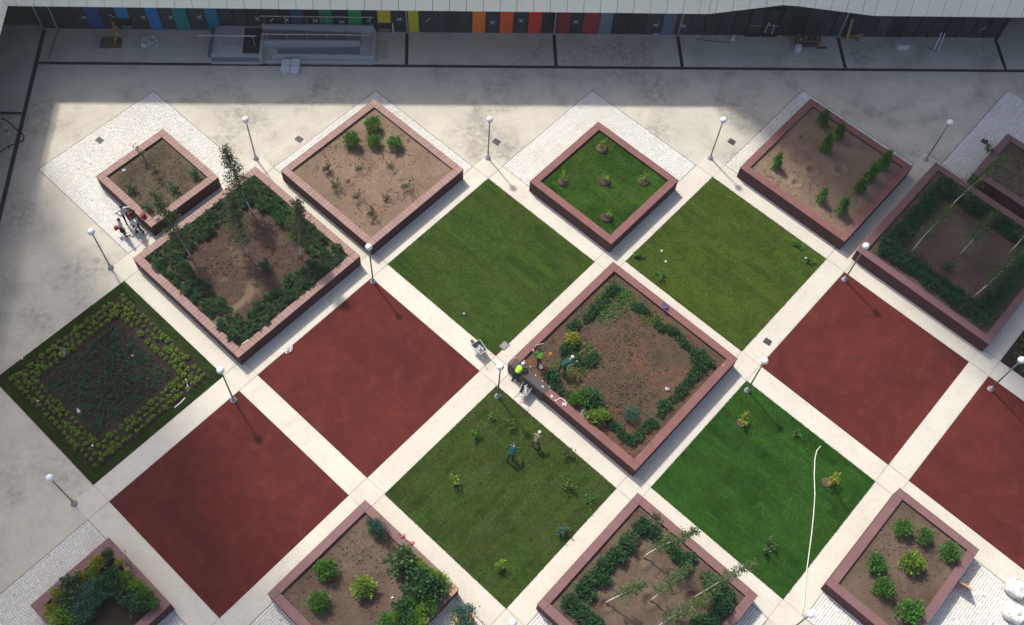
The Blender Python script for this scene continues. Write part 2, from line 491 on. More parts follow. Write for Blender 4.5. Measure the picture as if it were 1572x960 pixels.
    MAT['steel'] = plain('brushed_steel', (0.55, 0.56, 0.58), 0.3, 0.5, 0.8, 0.05)
    MAT['wood'] = plain('raw_timber', (0.42, 0.28, 0.13), 0.8, 0.2, 0, 0.25, 12)
    MAT['wood_dark'] = plain('weathered_board', (0.12, 0.085, 0.06), 0.85, 0.2, 0, 0.3, 12)
    MAT['slab'] = plain('pale_slab', (0.50, 0.52, 0.55), 0.8, 0.2, 0, 0.08, 10)
    MAT['rubble'] = plain('rubble_white', (0.46, 0.46, 0.47), 0.9, 0.2, 0, 0.3, 8)
    MAT['white'] = plain('white_plastic', (0.72, 0.72, 0.70), 0.5, 0.4, 0, 0.05)
    MAT['sack'] = plain('woven_sack', (0.62, 0.60, 0.57), 0.85, 0.2, 0, 0.18, 5)
    MAT['cardboard'] = plain('cardboard', (0.33, 0.21, 0.12), 0.85, 0.2, 0, 0.15, 6)
    MAT['plywood'] = plain('orange_plywood', (0.62, 0.30, 0.12), 0.7, 0.25, 0, 0.15, 6)
    MAT['pink'] = plain('pink_plastic', (0.72, 0.17, 0.17), 0.5)
    MAT['purple'] = plain('purple_cloth', (0.085, 0.065, 0.12), 0.9)
    MAT['orange'] = plain('orange_plastic', (0.80, 0.20, 0.02), 0.45)
    MAT['hose'] = plain('hose_pale_green', (0.58, 0.62, 0.50), 0.5)
    MAT['cable'] = plain('black_cable', (0.02, 0.02, 0.022), 0.7)
    MAT['galv'] = plain('galvanised_tub', (0.15, 0.165, 0.17), 0.45, 0.5, 0.6, 0.2, 12)
    MAT['tyre'] = plain('tyre_rubber', (0.02, 0.02, 0.02), 0.9)
    MAT['red_paint'] = plain('red_paint', (0.55, 0.04, 0.03), 0.5)
    MAT['skin'] = plain('skin', (0.42, 0.25, 0.17), 0.6, 0.3, 0, 0.06)
    MAT['hair'] = plain('dark_hair', (0.018, 0.013, 0.011), 0.6)
    for n_, c_ in dict(shirt_white=(0.62, 0.63, 0.68), shirt_lilac=(0.50, 0.48, 0.56), trousers_black=(0.018, 0.018, 0.022), trousers_navy=(0.035, 0.045, 0.065), shoe=(0.02, 0.018, 0.017),
                       maroon_cloth=(0.16, 0.025, 0.035), green_work=(0.010, 0.075, 0.060), green_dark=(0.012, 0.05, 0.042), hivis=(0.45, 0.85, 0.05), cap_white=(0.72, 0.70, 0.68),
                       teal_work=(0.008, 0.066, 0.072), beige_cloth=(0.21, 0.17, 0.115), brown_cloth=(0.085, 0.068, 0.05), bag_red=(0.27, 0.02, 0.022), grey_cloth=(0.30, 0.30, 0.36)).items():
        MAT[n_] = plain(n_, c_, 0.85, 0.15, 0, 0.15, 14)
    MAT['tower'] = plain('tower_concrete', (0.42, 0.41, 0.39), 0.8)
    MAT['grime'] = plain('wet_dark_stone', (0.060, 0.052, 0.054), 0.75)
    s = NT('ground_earth', 0.95, 0.1)
    s.col(s.mix(s.rng(s.noise(0.05, 5), 0.4, 0.6), (0.20, 0.18, 0.15), (0.14, 0.15, 0.10)))
    MAT['ground'] = s.m


make_materials()

# ================================================================ SETTING
RNG = np.random.default_rng(7)
random.seed(7)


def sheet(name, poly, z, mat, kind='structure', thick=0.05):
    mb = MB()
    n = len(poly)
    vs = [(p[0], p[1], z) for p in poly] + [(p[0], p[1], z - thick) for p in poly]
    fs = [tuple(range(n))] + [tuple(range(2 * n - 1, n - 1, -1))] + [(i, n + i, n + (i + 1) % n, (i + 1) % n) for i in range(n)]
    mb.add(vs, fs)
    o = mb.build(name, mat)
    if kind: o['kind'] = kind
    return o


sheet('ground', [(-600, -600), (600, -600), (600, 600), (-600, 600)], -0.10, MAT['ground'], thick=1.0)
sheet('plaza', [(-45, -60), (75, -60), (75, 40), (-45, 40)], 0.0, MAT['plaza'], thick=0.08)

H = 0.4343             # half size of a flat field in grid units
PH = 0.456             # half size of a full planter

FLAT_RED = [(0, 0), (0, -1), (2, 2), (3, 2)]
LAWNS = {(0, 1): 0, (1, 2): 1, (1, 0): 2, (2, 1): 3}
GARDENS = [(-1, -1), (3, 3)]
COBBLED = [(-2, 0), (-1, 1), (0, 2), (1, 3), (2, 4), (0, -2), (1, -1), (2, 0), (3, 1)]
FULLPL = [(-1, 0), (2, 3), (1, 1)]
CELLS = set(FLAT_RED) | set(LAWNS) | set(GARDENS) | set(COBBLED) | set(FULLPL)


def quad(a0, a1, b0, b1):
    return [cell(a0, b0), cell(a1, b0), cell(a1, b1), cell(a0, b1)]


# paths: slabs between the fields, a joint at every crossing
paths = tag(empty('paths'), kind='structure')
G = 0.0022             # half joint in grid units


def slab(a0, a1, b0, b1):
    c = cell((a0 + a1) / 2, (b0 + b1) / 2)
    mb = MB()
    mb.box((0, 0, 0), ((a1 - a0 - 2 * G) * U, (b1 - b0 - 2 * G) * U, 0.05), taper=0.9985)
    mb.build('slab', MAT['path'], paths, (c.x, c.y, -0.008 + random.uniform(-.002, .002)), (0, 0, GROT))


for a in range(-3, 5):
    for b in range(-3, 6):
        if (a, b) in CELLS and (a + 1, b) in CELLS: slab(a + H, a + 1 - H, b - H, b + H)
        if (a, b) in CELLS and (a, b + 1) in CELLS: slab(a - H, a + H, b + H, b + 1 - H)
        if sum(q in CELLS for q in ((a, b), (a + 1, b), (a, b + 1), (a + 1, b + 1))) >= 3:
            slab(a + H, a + 1 - H, b + H, b + 1 - H)

# red rubber play fields
for n, (a, b) in enumerate(FLAT_RED):
    sheet('rubber_field', quad(a - H, a + H, b - H, b + H), 0.010, MAT['rubber'], thick=0.03)


def blades(name, a0, a1, b0, b1, z, n, mat, hmin=.02, hmax=.055, parent=None, hole=None):
    P = np.random.default_rng(int(abs(a0 * 77 + b0 * 31) * 10) % 9999).random((n, 2))
    A = a0 + (a1 - a0) * P[:, 0]; B = b0 + (b1 - b0) * P[:, 1]
    if hole:
        k = ~((A > hole[0]) & (A < hole[1]) & (B > hole[2]) & (B < hole[3])); A = A[k]; B = B[k]; n = len(A)
    x = (A + B) * U * S2; y = (B - A) * U * S2
    r = RNG
    th = r.random(n) * 6.283; hh = hmin + (hmax - hmin) * r.random(n); ln = r.random(n) * .05 + .01
    wd = .008 + r.random(n) * .008
    tx = r.random(n) * 6.283
    V = np.zeros((n, 3, 3))
    V[:, 0, 0] = x - np.cos(th) * wd; V[:, 0, 1] = y - np.sin(th) * wd; V[:, 0, 2] = z
    V[:, 1, 0] = x + np.cos(th) * wd; V[:, 1, 1] = y + np.sin(th) * wd; V[:, 1, 2] = z
    V[:, 2, 0] = x + np.cos(tx) * ln; V[:, 2, 1] = y + np.sin(tx) * ln; V[:, 2, 2] = z + hh
    me = np_mesh(name, V.reshape(-1, 3), np.arange(3 * n).reshape(-1, 3), mat)
    o = link(name, me, parent)
    o['kind'] = 'stuff'
    return o


LN = {0: 'dense green lawn square below the turf planter', 1: 'olive green lawn square between two planters', 2: 'lawn square with two people bending over it', 3: 'bright green lawn square crossed by a pale hose'}
for (a, b), k in LAWNS.items():
    o = sheet('lawn', quad(a - H, a + H, b - H, b + H), 0.016, MAT['lawn_%d' % k], thick=0.03)
    blades('grass', a - H - .003, a + H + .003, b - H - .003, b + H + .003, 0.014, 46000, MAT['blade_%d' % k], parent=o)


# white cobbles: one joined mesh of small stones for each cobbled field
def cobbles(a, b, skip, along_b):
    sheet('joint_strip', quad(a - H - .003, a + H + .003, b - H - .003, b + H + .003), 0.0035, MAT['iron_light'], thick=0.02)
    bed = sheet('cobbled_paving', quad(a - H + .002, a + H - .002, b - H + .002, b + H - .002), 0.006, MAT['cobble_bed'], thick=0.02)
    L = 2 * H * U - .06
    n = int(L / .128)
    p = L / n
    i, j = np.meshgrid(np.arange(n), np.arange(n), indexing='ij')
    i = i.ravel(); j = j.ravel(); m = len(i)
    r = RNG
    row = np.cumsum(np.ones(n)) * 0
    off = r.random(n) * p
    ua = (i + .5) * p + (r.random(m) - .5) * .016
    ub = (j + .5) * p + (r.random(m) - .5) * .012
    if along_b: ua = np.where(ua + off[j] - p / 2 < L - .02, ua + off[j] - p / 2, ua); ua = np.clip(ua, .06, L - .06)
    else: ub = np.where(ub + off[i] - p / 2 < L - .02, ub + off[i] - p / 2, ub); ub = np.clip(ub, .06, L - .06)
    A = (ua - L / 2) / U; B = (ub - L / 2) / U
    keep = ~((A > skip[0] + .01) & (A < skip[1] - .01) & (B > skip[2] + .01) & (B < skip[3] - .01)) & (r.random(m) > .006)
    ua = ua[keep] - L / 2; ub = ub[keep] - L / 2; m = len(ua)
    sa = (.050 + .010 * r.random(m)); sb = (.050 + .010 * r.random(m))
    zt = .016 + .012 * r.random(m); tl = (r.random((m, 2)) - .5) * .006
    V = np.zeros((m, 8, 3))
    for q, (dx, dy) in enumerate(((-1, -1), (1, -1), (1, 1), (-1, 1))):
        ca = ua + dx * sa; cb = ub + dy * sb
        V[:, q, 0] = (ca + cb) * S2; V[:, q, 1] = (cb - ca) * S2; V[:, q, 2] = .002
        ca = ua + dx * sa * .82; cb = ub + dy * sb * .82
        V[:, q + 4, 0] = (ca + cb) * S2; V[:, q + 4, 1] = (cb - ca) * S2; V[:, q + 4, 2] = zt + tl[:, 0] * dx + tl[:, 1] * dy
    c0 = cell(a, b)
    V[:, :, 0] += c0.x; V[:, :, 1] += c0.y
    Fq = np.array([(4, 5, 6, 7), (0, 1, 5, 4), (1, 2, 6, 5), (2, 3, 7, 6), (3, 0, 4, 7)])
    F = (np.arange(m)[:, None, None] * 8 + Fq[None]).reshape(-1, 4)
    o = link('cobblestones', np_mesh('cobblestones', V.reshape(-1, 3), F, MAT['cobble']), bed)
    o['kind'] = 'stuff'


# rectangles of the planters inside their cells, grid units relative to the cell centre
PL = {(-2, 0): (-.07, .448, -.25, .25), (-1, 0): (-PH, PH, -PH, PH), (-1, 1): (-.324, PH, -PH, .324), (0, 2): (-.192, PH, -PH, .192), (1, 3): (-.327, PH, -PH, .32),
      (2, 3): (-PH, PH, -PH, PH), (2, 4): (-.24, .24, -.448, -.008), (1, 1): (-PH, PH, -PH, PH), (1, -1): (-PH, .207, -.20, PH), (2, 0): (-PH, .323, -.333, PH),
      (3, 1): (-PH, .03, -.257, .44), (0, -2): (-.238, .24, -.01, .448)}
for (a, b) in COBBLED:
    cobbles(a, b, PL[(a, b)], (a, b) in ((-2, 0), (1, 3), (2, 4)))

# ---------------------------------------------------------------- podium building, drains, tower and added shade screen
BROT = -0.0105
BO = Vector((10.0, 20.05, 0))       # on the drip line


def bpt(x, y, z=0.0):
    """world -> building frame"""
    p = Matrix.Rotation(-BROT, 3, 'Z') @ (Vector((x, y, z)) - BO)
    return p


podium = tag(empty('podium_building', BO, BROT), 'low building with colourful ground floor panels under a pale fascia', 'building')
XL, XR = -29.65, 28.55              # facade ends in the building frame (drip line corner / right corner)
YF = 2.72                           # recess of the glazed front behind the drip line
# inner dark back wall and ceiling so that the front is a closed body
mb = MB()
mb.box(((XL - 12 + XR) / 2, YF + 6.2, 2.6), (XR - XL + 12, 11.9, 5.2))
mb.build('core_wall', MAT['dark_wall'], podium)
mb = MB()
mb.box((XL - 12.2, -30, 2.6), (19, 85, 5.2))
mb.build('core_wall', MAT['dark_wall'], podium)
# soffit + roof
mb = MB()
mb.box((5, 8.2, 5.26), (100, 15.2, .12))
mb.build('roof', MAT['roof'], podium)
mb = MB()
mb.box((XL - 8.6, -25.0, 5.255), (16.2, 59, .11))
mb.build('roof', MAT['roof'], podium)
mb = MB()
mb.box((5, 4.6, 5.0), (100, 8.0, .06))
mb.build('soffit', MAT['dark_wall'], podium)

# leaning fascia panels along the drip line; the lower edge lifts to a peak over the entrance
PW = 0.94


def lower(x):
    if 9.0 < x < 18.6:
        pk = 13.35
        t = (x - 9.0) / (pk - 9.0) if x < pk else (18.6 - x) / (18.6 - pk)
        return 4.5 + .56 * t
    return 4.5


def fascia_panel(x0, x1, horizontal=True):
    zt = 5.42; g = .014
    mb = MB()
    vs = []
    for x in (x0 + g, x1 - g):
        zl = lower(x) if horizontal else 4.5
        for (z, th) in ((zl, 0.0), (zt, 0.0), (zt, .10), (zl, .10)):
            y = (z - 4.5) * .40 + th
            vs.append((x, y, z))
    mb.add(vs, [(0, 1, 5, 4), (1, 2, 6, 5), (2, 3, 7, 6), (3, 0, 4, 7), (3, 2, 1, 0), (4, 5, 6, 7)])
    return mb


x = XL - .45
xs = []
while x < 50: xs.append(x); x += PW
xs = sorted(set([round(q, 3) for q in xs] + [9.0, 13.35, 18.6]))
xs2 = [xs[0]]
for q in xs[1:]:
    if q - xs2[-1] > .3: xs2.append(q)
for q0, q1 in zip(xs2[:-1], xs2[1:]):
    fascia_panel(q0, q1).build('fascia_panel', MAT['fascia'], podium)
for k in range(46):
    o = fascia_panel(k * PW, (k + 1) * PW, False).build('fascia_panel', MAT['fascia'], podium)
    o.location = (XL, -.004 - k * 0, 0)
    o.rotation_euler = (0, 0, R(-90))
    o.scale = (1, -1, 1)
    o.matrix_parent_inverse = Matrix.Identity(4)

# ground floor front: module of panes, coloured panels between
front_z = 3.3
PAN = [  # photograph x of the panel foot (left, right), colour, height of the lower edge
    (141, 163, 'navy', 0.05), (186, 207, 'sky', 0.95), (232, 252, 'blue', .05), (272, 295, 'teal', .05), (321, 341, 'sea', .05), (450, 469, 'petrol', .05), (493, 514, 'emerald', .05), (537, 558, 'green', .05),
    (581, 602, 'mustard', .8), (627, 644, 'yellow', .05), (724, 745, 'orange', .05), (766, 787, 'vermilion', .05), (809, 830, 'red', .05), (853, 873, 'maroon', .05), (892, 917, 'crimson', .05),
    (917, 937, 'slate', .05), (1012, 1033, 'bluegrey', .05)]
spans = []
for x0, x1, cname, zb in PAN:
    yy = 46 if x1 < 700 else 50
    a_ = bpt(*at(x0, yy, 0)).x; b_ = bpt(*at(x1, yy, 0)).x
    spans.append((a_, b_, cname, zb))
edges = [XL]
for a_, b_, _, _ in spans: edges += [a_, b_]
edges.append(XR)


def pane(x0, x1, mat, name, zb=.05, y=YF, th=.05):
    mb = MB()
    mb.box(((x0 + x1) / 2, y, (zb + front_z) / 2), (x1 - x0 - .03, th, front_z - zb))
    return mb.build(name, mat, podium)


for a_, b_, cname, zb in spans:
    pane(a_, b_, MAT['panel_' + cname], 'colour_panel', zb, YF - .035, .08)
mull = []
for k in range(0, len(edges), 2):
    g0, g1 = edges[k], edges[k + 1]
    if g1 - g0 < .1: continue
    n = max(1, round((g1 - g0) / .88))
    for i in range(n):
        q0 = g0 + (g1 - g0) * i / n; q1 = g0 + (g1 - g0) * (i + 1) / n
        pane(q0, q1, MAT['glass'], 'pane')
        mull.append(q0)
    mull.append(g1)
for q in sorted(mull):
    mb = MB()
    mb.box((q, YF - .03, front_z / 2), (.055, .10, front_z))
    mb.build('mullion', MAT['frame'], podium)
mb = MB(); mb.box(((XL + XR) / 2, YF - .075, .03), (XR - XL, .05, .06)); mb.build('sill_rail', MAT['steel'], podium)
mb = MB(); mb.box(((XL + XR) / 2, YF - .02, front_z + .06), (XR - XL, .16, .12)); mb.build('transom', MAT['frame'], podium)
mb = MB(); mb.box(((XL + XR) / 2, YF + .03, 4.2), (XR - XL, .05, 1.6)); mb.build('upper_glazing', MAT['glass'], podium)
# side wall returning at the right end
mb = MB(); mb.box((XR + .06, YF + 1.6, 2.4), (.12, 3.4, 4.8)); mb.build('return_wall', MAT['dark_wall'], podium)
# entrance door under the peak
for q in (13.0, 14.05):
    mb = MB()
    for dx in (-.46, .46): mb.box((q + dx, YF - .11, 1.15), (.07, .06, 2.3))
    mb.box((q, YF - .11, .08), (.92, .06, .14)); mb.box((q, YF - .11, 2.27), (.92, .06, .09))
    d = mb.build('door', MAT['frame'], podium)
    m2 = MB(); m2.box((q, YF - .17, 1.0), (.78, .04, .04)); m2.build('push_bar', MAT['steel'], d)
# taped crosses on the panes
for tx, ty in ((129, 27), (172, 25), (220, 27), (262, 27), (306, 27), (395, 29), (417, 31), (440, 31), (484, 32), (525, 34), (567, 31), (613, 30), (657, 31), (756, 35), (800, 32), (884, 34), (1007, 39), (1049, 40), (1509, 44)):
    lo = at(tx, ty, 0); hi = at(tx, ty, 3)
    pl, ph = bpt(*lo), bpt(*hi)
    t = (YF - .032 - pl.y) / (ph.y - pl.y)
    q = pl + (ph - pl) * t
    mb = MB()
    sp = random.uniform(.8, 1.2)
    for sg in (-1, 1):
        if random.random() < .12: continue
        an = sg * (math.pi / 4) * sp
        c_, s_ = math.cos(an) * .19, math.sin(an) * .19
        nx, nz = -math.sin(an) * .02, math.cos(an) * .02
        y0 = q.y - (.004 if sg > 0 else .001)
        vs = [(q.x - c_ - nx, y0, q.z - s_ - nz), (q.x + c_ - nx, y0, q.z + s_ - nz), (q.x + c_ + nx, y0, q.z + s_ + nz), (q.x - c_ + nx, y0, q.z - s_ + nz)]
        vs += [(v[0], v[1] + .002, v[2]) for v in vs]
        mb.add(vs, [(0, 1, 2, 3), (7, 6, 5, 4), (0, 4, 5, 1), (1, 5, 6, 2), (2, 6, 7, 3), (3, 7, 4, 0)])
    mb.build('tape_cross', MAT['tape'], podium)
# downpipes at the front
PIPES = [(67, 43), (90, 42), (625, 47), (850, 50), (1040, 53), (1286, 57)]
for tx, ty in PIPES:
    q = bpt(*at(tx, ty, 0))
    mb = MB()
    mb.tube([(q.x, YF - .12, .02), (q.x, YF - .12, 4.9)], .045, 8)
    mb.build('downpipe', MAT['pipe'], podium)
mb = MB(); mb.tube([(bpt(*at(604, 45)).x, YF - .14, .02), (bpt(*at(604, 45)).x, YF - .14, .85)], .035, 6); mb.build('white_post', MAT['white'], podium)


# slot drains
def drain(x0, y0, x1, y1, label, wd=.20):
    p0, p1 = Vector((x0, y0)), Vector((x1, y1))
    L = (p1 - p0).length
    ang = math.atan2(y1 - y0, x1 - x0)
    root = tag(empty('slot_drain', (*((p0 + p1) / 2), 0), ang), label, 'drain', 'slot drains around the plaza')
    mb = MB(); mb.box((0, 0, .004), (L, wd * .8, .008)); mb.build('channel', MAT['drain'], root)
    m2 = MB()
    for s_ in (-1, 1): m2.box((0, s_ * wd * .45, .007), (L, wd * .1, .014))
    m2.build('frame', MAT['iron'], root)
    m3 = MB()
    n = int(L / .25)
    for i in range(n): m3.box((-L / 2 + (i + .5) * L / n, 0, .008), (.03, wd * .8, .012))
    o = m3.build('grate', MAT['iron'], root)
    o['kind'] = 'stuff'


def bw(x, y): 
    p = BO + Matrix.Rotation(BROT, 3, 'Z') @ Vector((x, y, 0)); return p.x, p.y


drain(*bw(XL + .15, 0), *bw(45, 0), 'long black slot drain running along the colourful building')
drain(*bw(XL, YF - .1), *bw(XL, -46), 'long black slot drain at the left edge of the plaza', .24)
DL = ['short black cross drain beside the yellow panels', 'short black cross drain beside the dark red panels', 'short black cross drain left of the entrance doors', 'short black cross drain near the leaning timber boards']
for (tx, ty), lb in zip(PIPES[2:], DL):
    q = bpt(*at(tx, ty, 0)); drain(*bw(q.x, YF - .15), *bw(q.x, .12), lb)
drain(*bw(XR - .06, YF - .1), *bw(XR - .06, .12), 'short black cross drain at the right end of the building')
drain(*bw(XL - 4, -3.72), *bw(XL - .14, -3.72), 'short black cross drain joining the left edge drain', .18)

# tall neighbour behind the podium shading the plaza, then an added shade screen
dirv = Vector((math.cos(SUN_AZ), math.sin(SUN_AZ), 0))


def tower(name, label, edge, s_, wid, dep, z0, z1, right):
    """block whose corner edge throws its shadow through the ground point edge"""
    c = Vector((*edge, 0)) - dirv * s_
    root = tag(empty(name, c), label, 'building')
    x0 = 0 if right else -wid
    mb = MB(); mb.box((x0 + wid / 2, dep / 2, z1 / 2), (wid, dep, z1)); mb.build('tower_wall', MAT['tower'], root)
    for k in range(int(z1 / 4)):
        m2 = MB(); m2.box((x0 + wid / 2, -.02, 2.2 + k * 4), (wid - 1.2, .1, 1.8)); m2.build('window_band', MAT['glass'], root)
    return root


tower('office_tower', 'tall concrete office tower behind the low building', (20.6, 16.95), 26, 60, 24, 0, 105, True)
# invented slat screen out of view, added to dim the lower left softly
c = Vector((-11.9, 2.2, 0)) - dirv * 52
root = tag(empty('added_shade_screen', c), 'tall unseen screen of horizontal slats added to shade the lower left', 'building')
for k in range(4):
    mb = MB(); mb.box((-.5 - k * 16, .4, 49), (.8, .8, 98)); mb.build('mast', MAT['tower'], root)
mb = MB()
for k in range(75):
    mb.box((-25, 0, 38 + k * .8), (50, .06, .60))
o = mb.build('slats', MAT['tower'], root)
o['kind'] = 'stuff'

# ================================================================ PLANTERS
WALL_H = 0.84
TOP = 0.90
SOIL = 0.76
CW = 0.42              # coping width


def fbm(x, y, seed=0, octv=4, base=1.0):
    v = np.zeros_like(x); a = 1.0; f = base
    r = np.random.default_rng(seed)
    for _ in range(octv):
        for _k in range(3):
            th = r.random() * 6.283; ph = r.random() * 6.283; q = f * (.7 + .6 * r.random())
            v += a * np.sin(q * (x * math.cos(th) + y * math.sin(th)) + ph) / 3
        a *= .55; f *= 2.1
    return v


def soil_bed(name, root, da, db, mat, pits, seed, amp=.05, z=SOIL, c0=None, n=64):
    """uneven earth: da x db metres round the parent's origin, with watering basins"""
    X, Y = np.meshgrid(np.linspace(-da / 2, da / 2, n), np.linspace(-db / 2, db / 2, n), indexing='ij')
    Z = amp * fbm(X, Y, seed, 5, 1.1) + .4 * amp * np.random.default_rng(seed).standard_normal(X.shape) * .5
    e = np.minimum(np.minimum(X + da / 2, da / 2 - X), np.minimum(Y + db / 2, db / 2 - Y))
    Z *= np.clip(e / .3, .25, 1)
    for (px_, py_, r_) in pits:
        d = np.hypot(X - px_, Y - py_)
        Z += .10 * np.exp(-((d - r_) / (.33 * r_)) ** 2) - .13 * np.exp(-(d / (.62 * r_)) ** 2)
    V = np.stack([X, Y, Z + z], -1).reshape(-1, 3)
    i, j = np.meshgrid(np.arange(n - 1), np.arange(n - 1), indexing='ij')
    q = (i * n + j).ravel()
    F = np.stack([q, q + n, q + n + 1, q + 1], 1)
    me = np_mesh(name, V, F, mat, smooth=True)
    return link(name, me, root)


def planter(key, label, tile, cop, soilmat, pits_px=(), amp=.05, grass=None, grime=None):
    a, b = key
    a0, a1, b0, b1 = PL[key]
    c = cell(a + (a0 + a1) / 2, b + (b0 + b1) / 2)
    root = tag(empty('planter', c, GROT), label, 'planter', 'raised red planters')
    da, db = (a1 - a0) * U, (b1 - b0) * U
    # walls
    mb = MB(); th = .26; zc = WALL_H / 2 - .01
    mb.box((0, db / 2 - th / 2, zc), (da, th, WALL_H + .02))
    mb.box((0, -db / 2 + th / 2, zc), (da, th, WALL_H + .02))
    mb.box((da / 2 - th / 2, 0, zc), (th, db - 2 * th - .004, WALL_H + .02))
    mb.box((-da / 2 + th / 2, 0, zc), (th, db - 2 * th - .004, WALL_H + .02))
    w_ = mb.build('wall', MAT['wall'], root)
    # bed of mortar under the coping
    mb = MB(); th = CW - .03; zc = WALL_H + .015
    mb.box((0, db / 2 - th / 2 - .004, zc), (da - .008, th, .026))
    mb.box((0, -db / 2 + th / 2 + .004, zc), (da - .008, th, .026))
    mb.box((da / 2 - th / 2 - .004, 0, zc), (th, db - 2 * th - .02, .026))
    mb.box((-da / 2 + th / 2 + .004, 0, zc), (th, db - 2 * th - .02, .026))
    mb.build('mortar_bed', MAT['mortar'], root)
    # coping stones, each its own piece
    ov = .02
    hz = TOP - WALL_H - .022
    zc = TOP - hz / 2
    joint = .010 if tile < .4 else .003
    mc = MB(); mc.box((0, 0, 0), (CW - joint, CW - joint, hz), taper=.97); mcorner = mc.mesh('coping_stone', cop)
    for sx in (-1, 1):
        for sy in (-1, 1):
            link('coping_stone', mcorner, root, (sx * (da / 2 + ov - CW / 2), sy * (db / 2 + ov - CW / 2), zc))
    for L, ax in ((da, 0), (db, 1)):
        run = L + 2 * ov - 2 * CW
        n = max(2, round(run / tile)); p = run / n
        ml = MB(); ml.box((0, 0, 0), (p - joint, CW - .002, hz) if ax == 0 else (CW - .002, p - joint, hz), taper=.997 if tile > .4 else .975)
        me = ml.mesh('coping_stone', cop)
        off = (db if ax == 0 else da) / 2 + ov - CW / 2
        for s_ in (-1, 1):
            for i in range(n):
                u = -run / 2 + (i + .5) * p
                dz = random.uniform(-.004, .004) if tile < .4 else random.uniform(-.0015, .0015)
                loc = (u, s_ * off, zc + dz) if ax == 0 else (s_ * off, u, zc + dz)
                o = link('coping_stone', me, root, loc, (0, 0, random.uniform(-.008, .008) if tile < .4 else 0))
                if grime and grime(loc):
                    o.data = me.copy(); o.data.materials[0] = MAT['grime']
    # soil
    ia, ib = da - 2 * CW + .12, db - 2 * CW + .12
    inv = Matrix.Rotation(-GROT, 3, 'Z')
    pits = []
    for (qx, qy, r_) in pits_px:
        l_ = inv @ (at(qx, qy, SOIL) - c); pits.append((l_.x, l_.y, r_))
    soil_bed('soil' if not grass else 'turf', root, ia, ib, soilmat, pits, abs(a * 13 + b * 7) + 3, amp, n=72)
    if grass:
        g = blades('grass', a + a0 + .04, a + a1 - .04, b + b0 + .04, b + b1 - .04, SOIL, 26000, grass, parent=root)
        g.matrix_parent_inverse = (Matrix.Translation(c) @ Matrix.Rotation(GROT, 4, 'Z')).inverted()
    root['soil'] = 0
    del root['soil']
    return root


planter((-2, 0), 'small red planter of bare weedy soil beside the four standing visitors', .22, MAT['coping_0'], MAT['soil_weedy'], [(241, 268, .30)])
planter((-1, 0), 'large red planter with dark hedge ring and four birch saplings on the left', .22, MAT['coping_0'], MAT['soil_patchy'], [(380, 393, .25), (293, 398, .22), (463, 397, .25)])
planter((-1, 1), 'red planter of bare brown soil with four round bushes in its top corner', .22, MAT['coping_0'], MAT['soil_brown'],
        [(501, 262, .25), (516.5, 290, .3), (553, 262, .3), (600, 259, .3), (623, 289, .3), (595, 308, .3), (549, 306, .3), (572.7, 333, .35), (535, 280, .2)])
planter((0, 2), 'red planter filled with green turf and five young saplings', .62, MAT['coping_1'], MAT['lawn_4'], [], .02, MAT['blade_4'])
planter((1, 3), 'red planter with upright green shrubs half in the tower shade', .62, MAT['coping_1'], MAT['soil_brown'], [(1232.6, 212, .25), (1246, 261, .36), (1290, 261, .36), (1222, 282, .3)])
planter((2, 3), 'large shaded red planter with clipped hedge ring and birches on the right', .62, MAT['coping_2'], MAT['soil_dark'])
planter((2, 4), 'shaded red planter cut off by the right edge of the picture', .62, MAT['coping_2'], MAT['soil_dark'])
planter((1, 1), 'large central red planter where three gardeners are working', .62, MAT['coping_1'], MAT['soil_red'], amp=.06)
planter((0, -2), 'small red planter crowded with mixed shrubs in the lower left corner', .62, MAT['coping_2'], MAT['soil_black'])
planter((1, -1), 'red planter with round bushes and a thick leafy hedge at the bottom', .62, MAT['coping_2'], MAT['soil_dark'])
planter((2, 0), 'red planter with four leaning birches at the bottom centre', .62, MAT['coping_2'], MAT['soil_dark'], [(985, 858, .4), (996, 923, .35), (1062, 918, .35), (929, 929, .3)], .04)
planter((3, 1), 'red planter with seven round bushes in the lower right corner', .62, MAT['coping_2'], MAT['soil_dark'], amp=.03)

# flat gardens level with the paving
gard = {}
for (a, b) in GARDENS:
    c = cell(a, b)
    g = tag(empty('flower_bed', c, GROT), kind='structure')
    soil_bed('soil', g, 2 * H * U, 2 * H * U, MAT['soil_black'], [], 5, .012, z=.032, n=72)
    gard[(a, b)] = g
    e = .050
    for q in ((-H, H, H - e, H), (-H, H, -H, -H + e), (-H, -H + e, -H + e, H - e), (H - e, H, -H + e, H - e)):
        if (a, b) != (-1, -1): continue
        o = sheet('turf_edging', quad(a + q[0], a + q[1], b + q[2], b + q[3]), .055, MAT['lawn_5'], kind=None, thick=.06)
        o.parent = g
        o.matrix_parent_inverse = (Matrix.Translation(c) @ Matrix.Rotation(GROT, 4, 'Z')).inverted()
        k = blades('grass', a + q[0], a + q[1], b + q[2], b + q[3], .053, 3500, MAT['blade_5'], parent=g)
        k.matrix_parent_inverse = o.matrix_parent_inverse.copy()


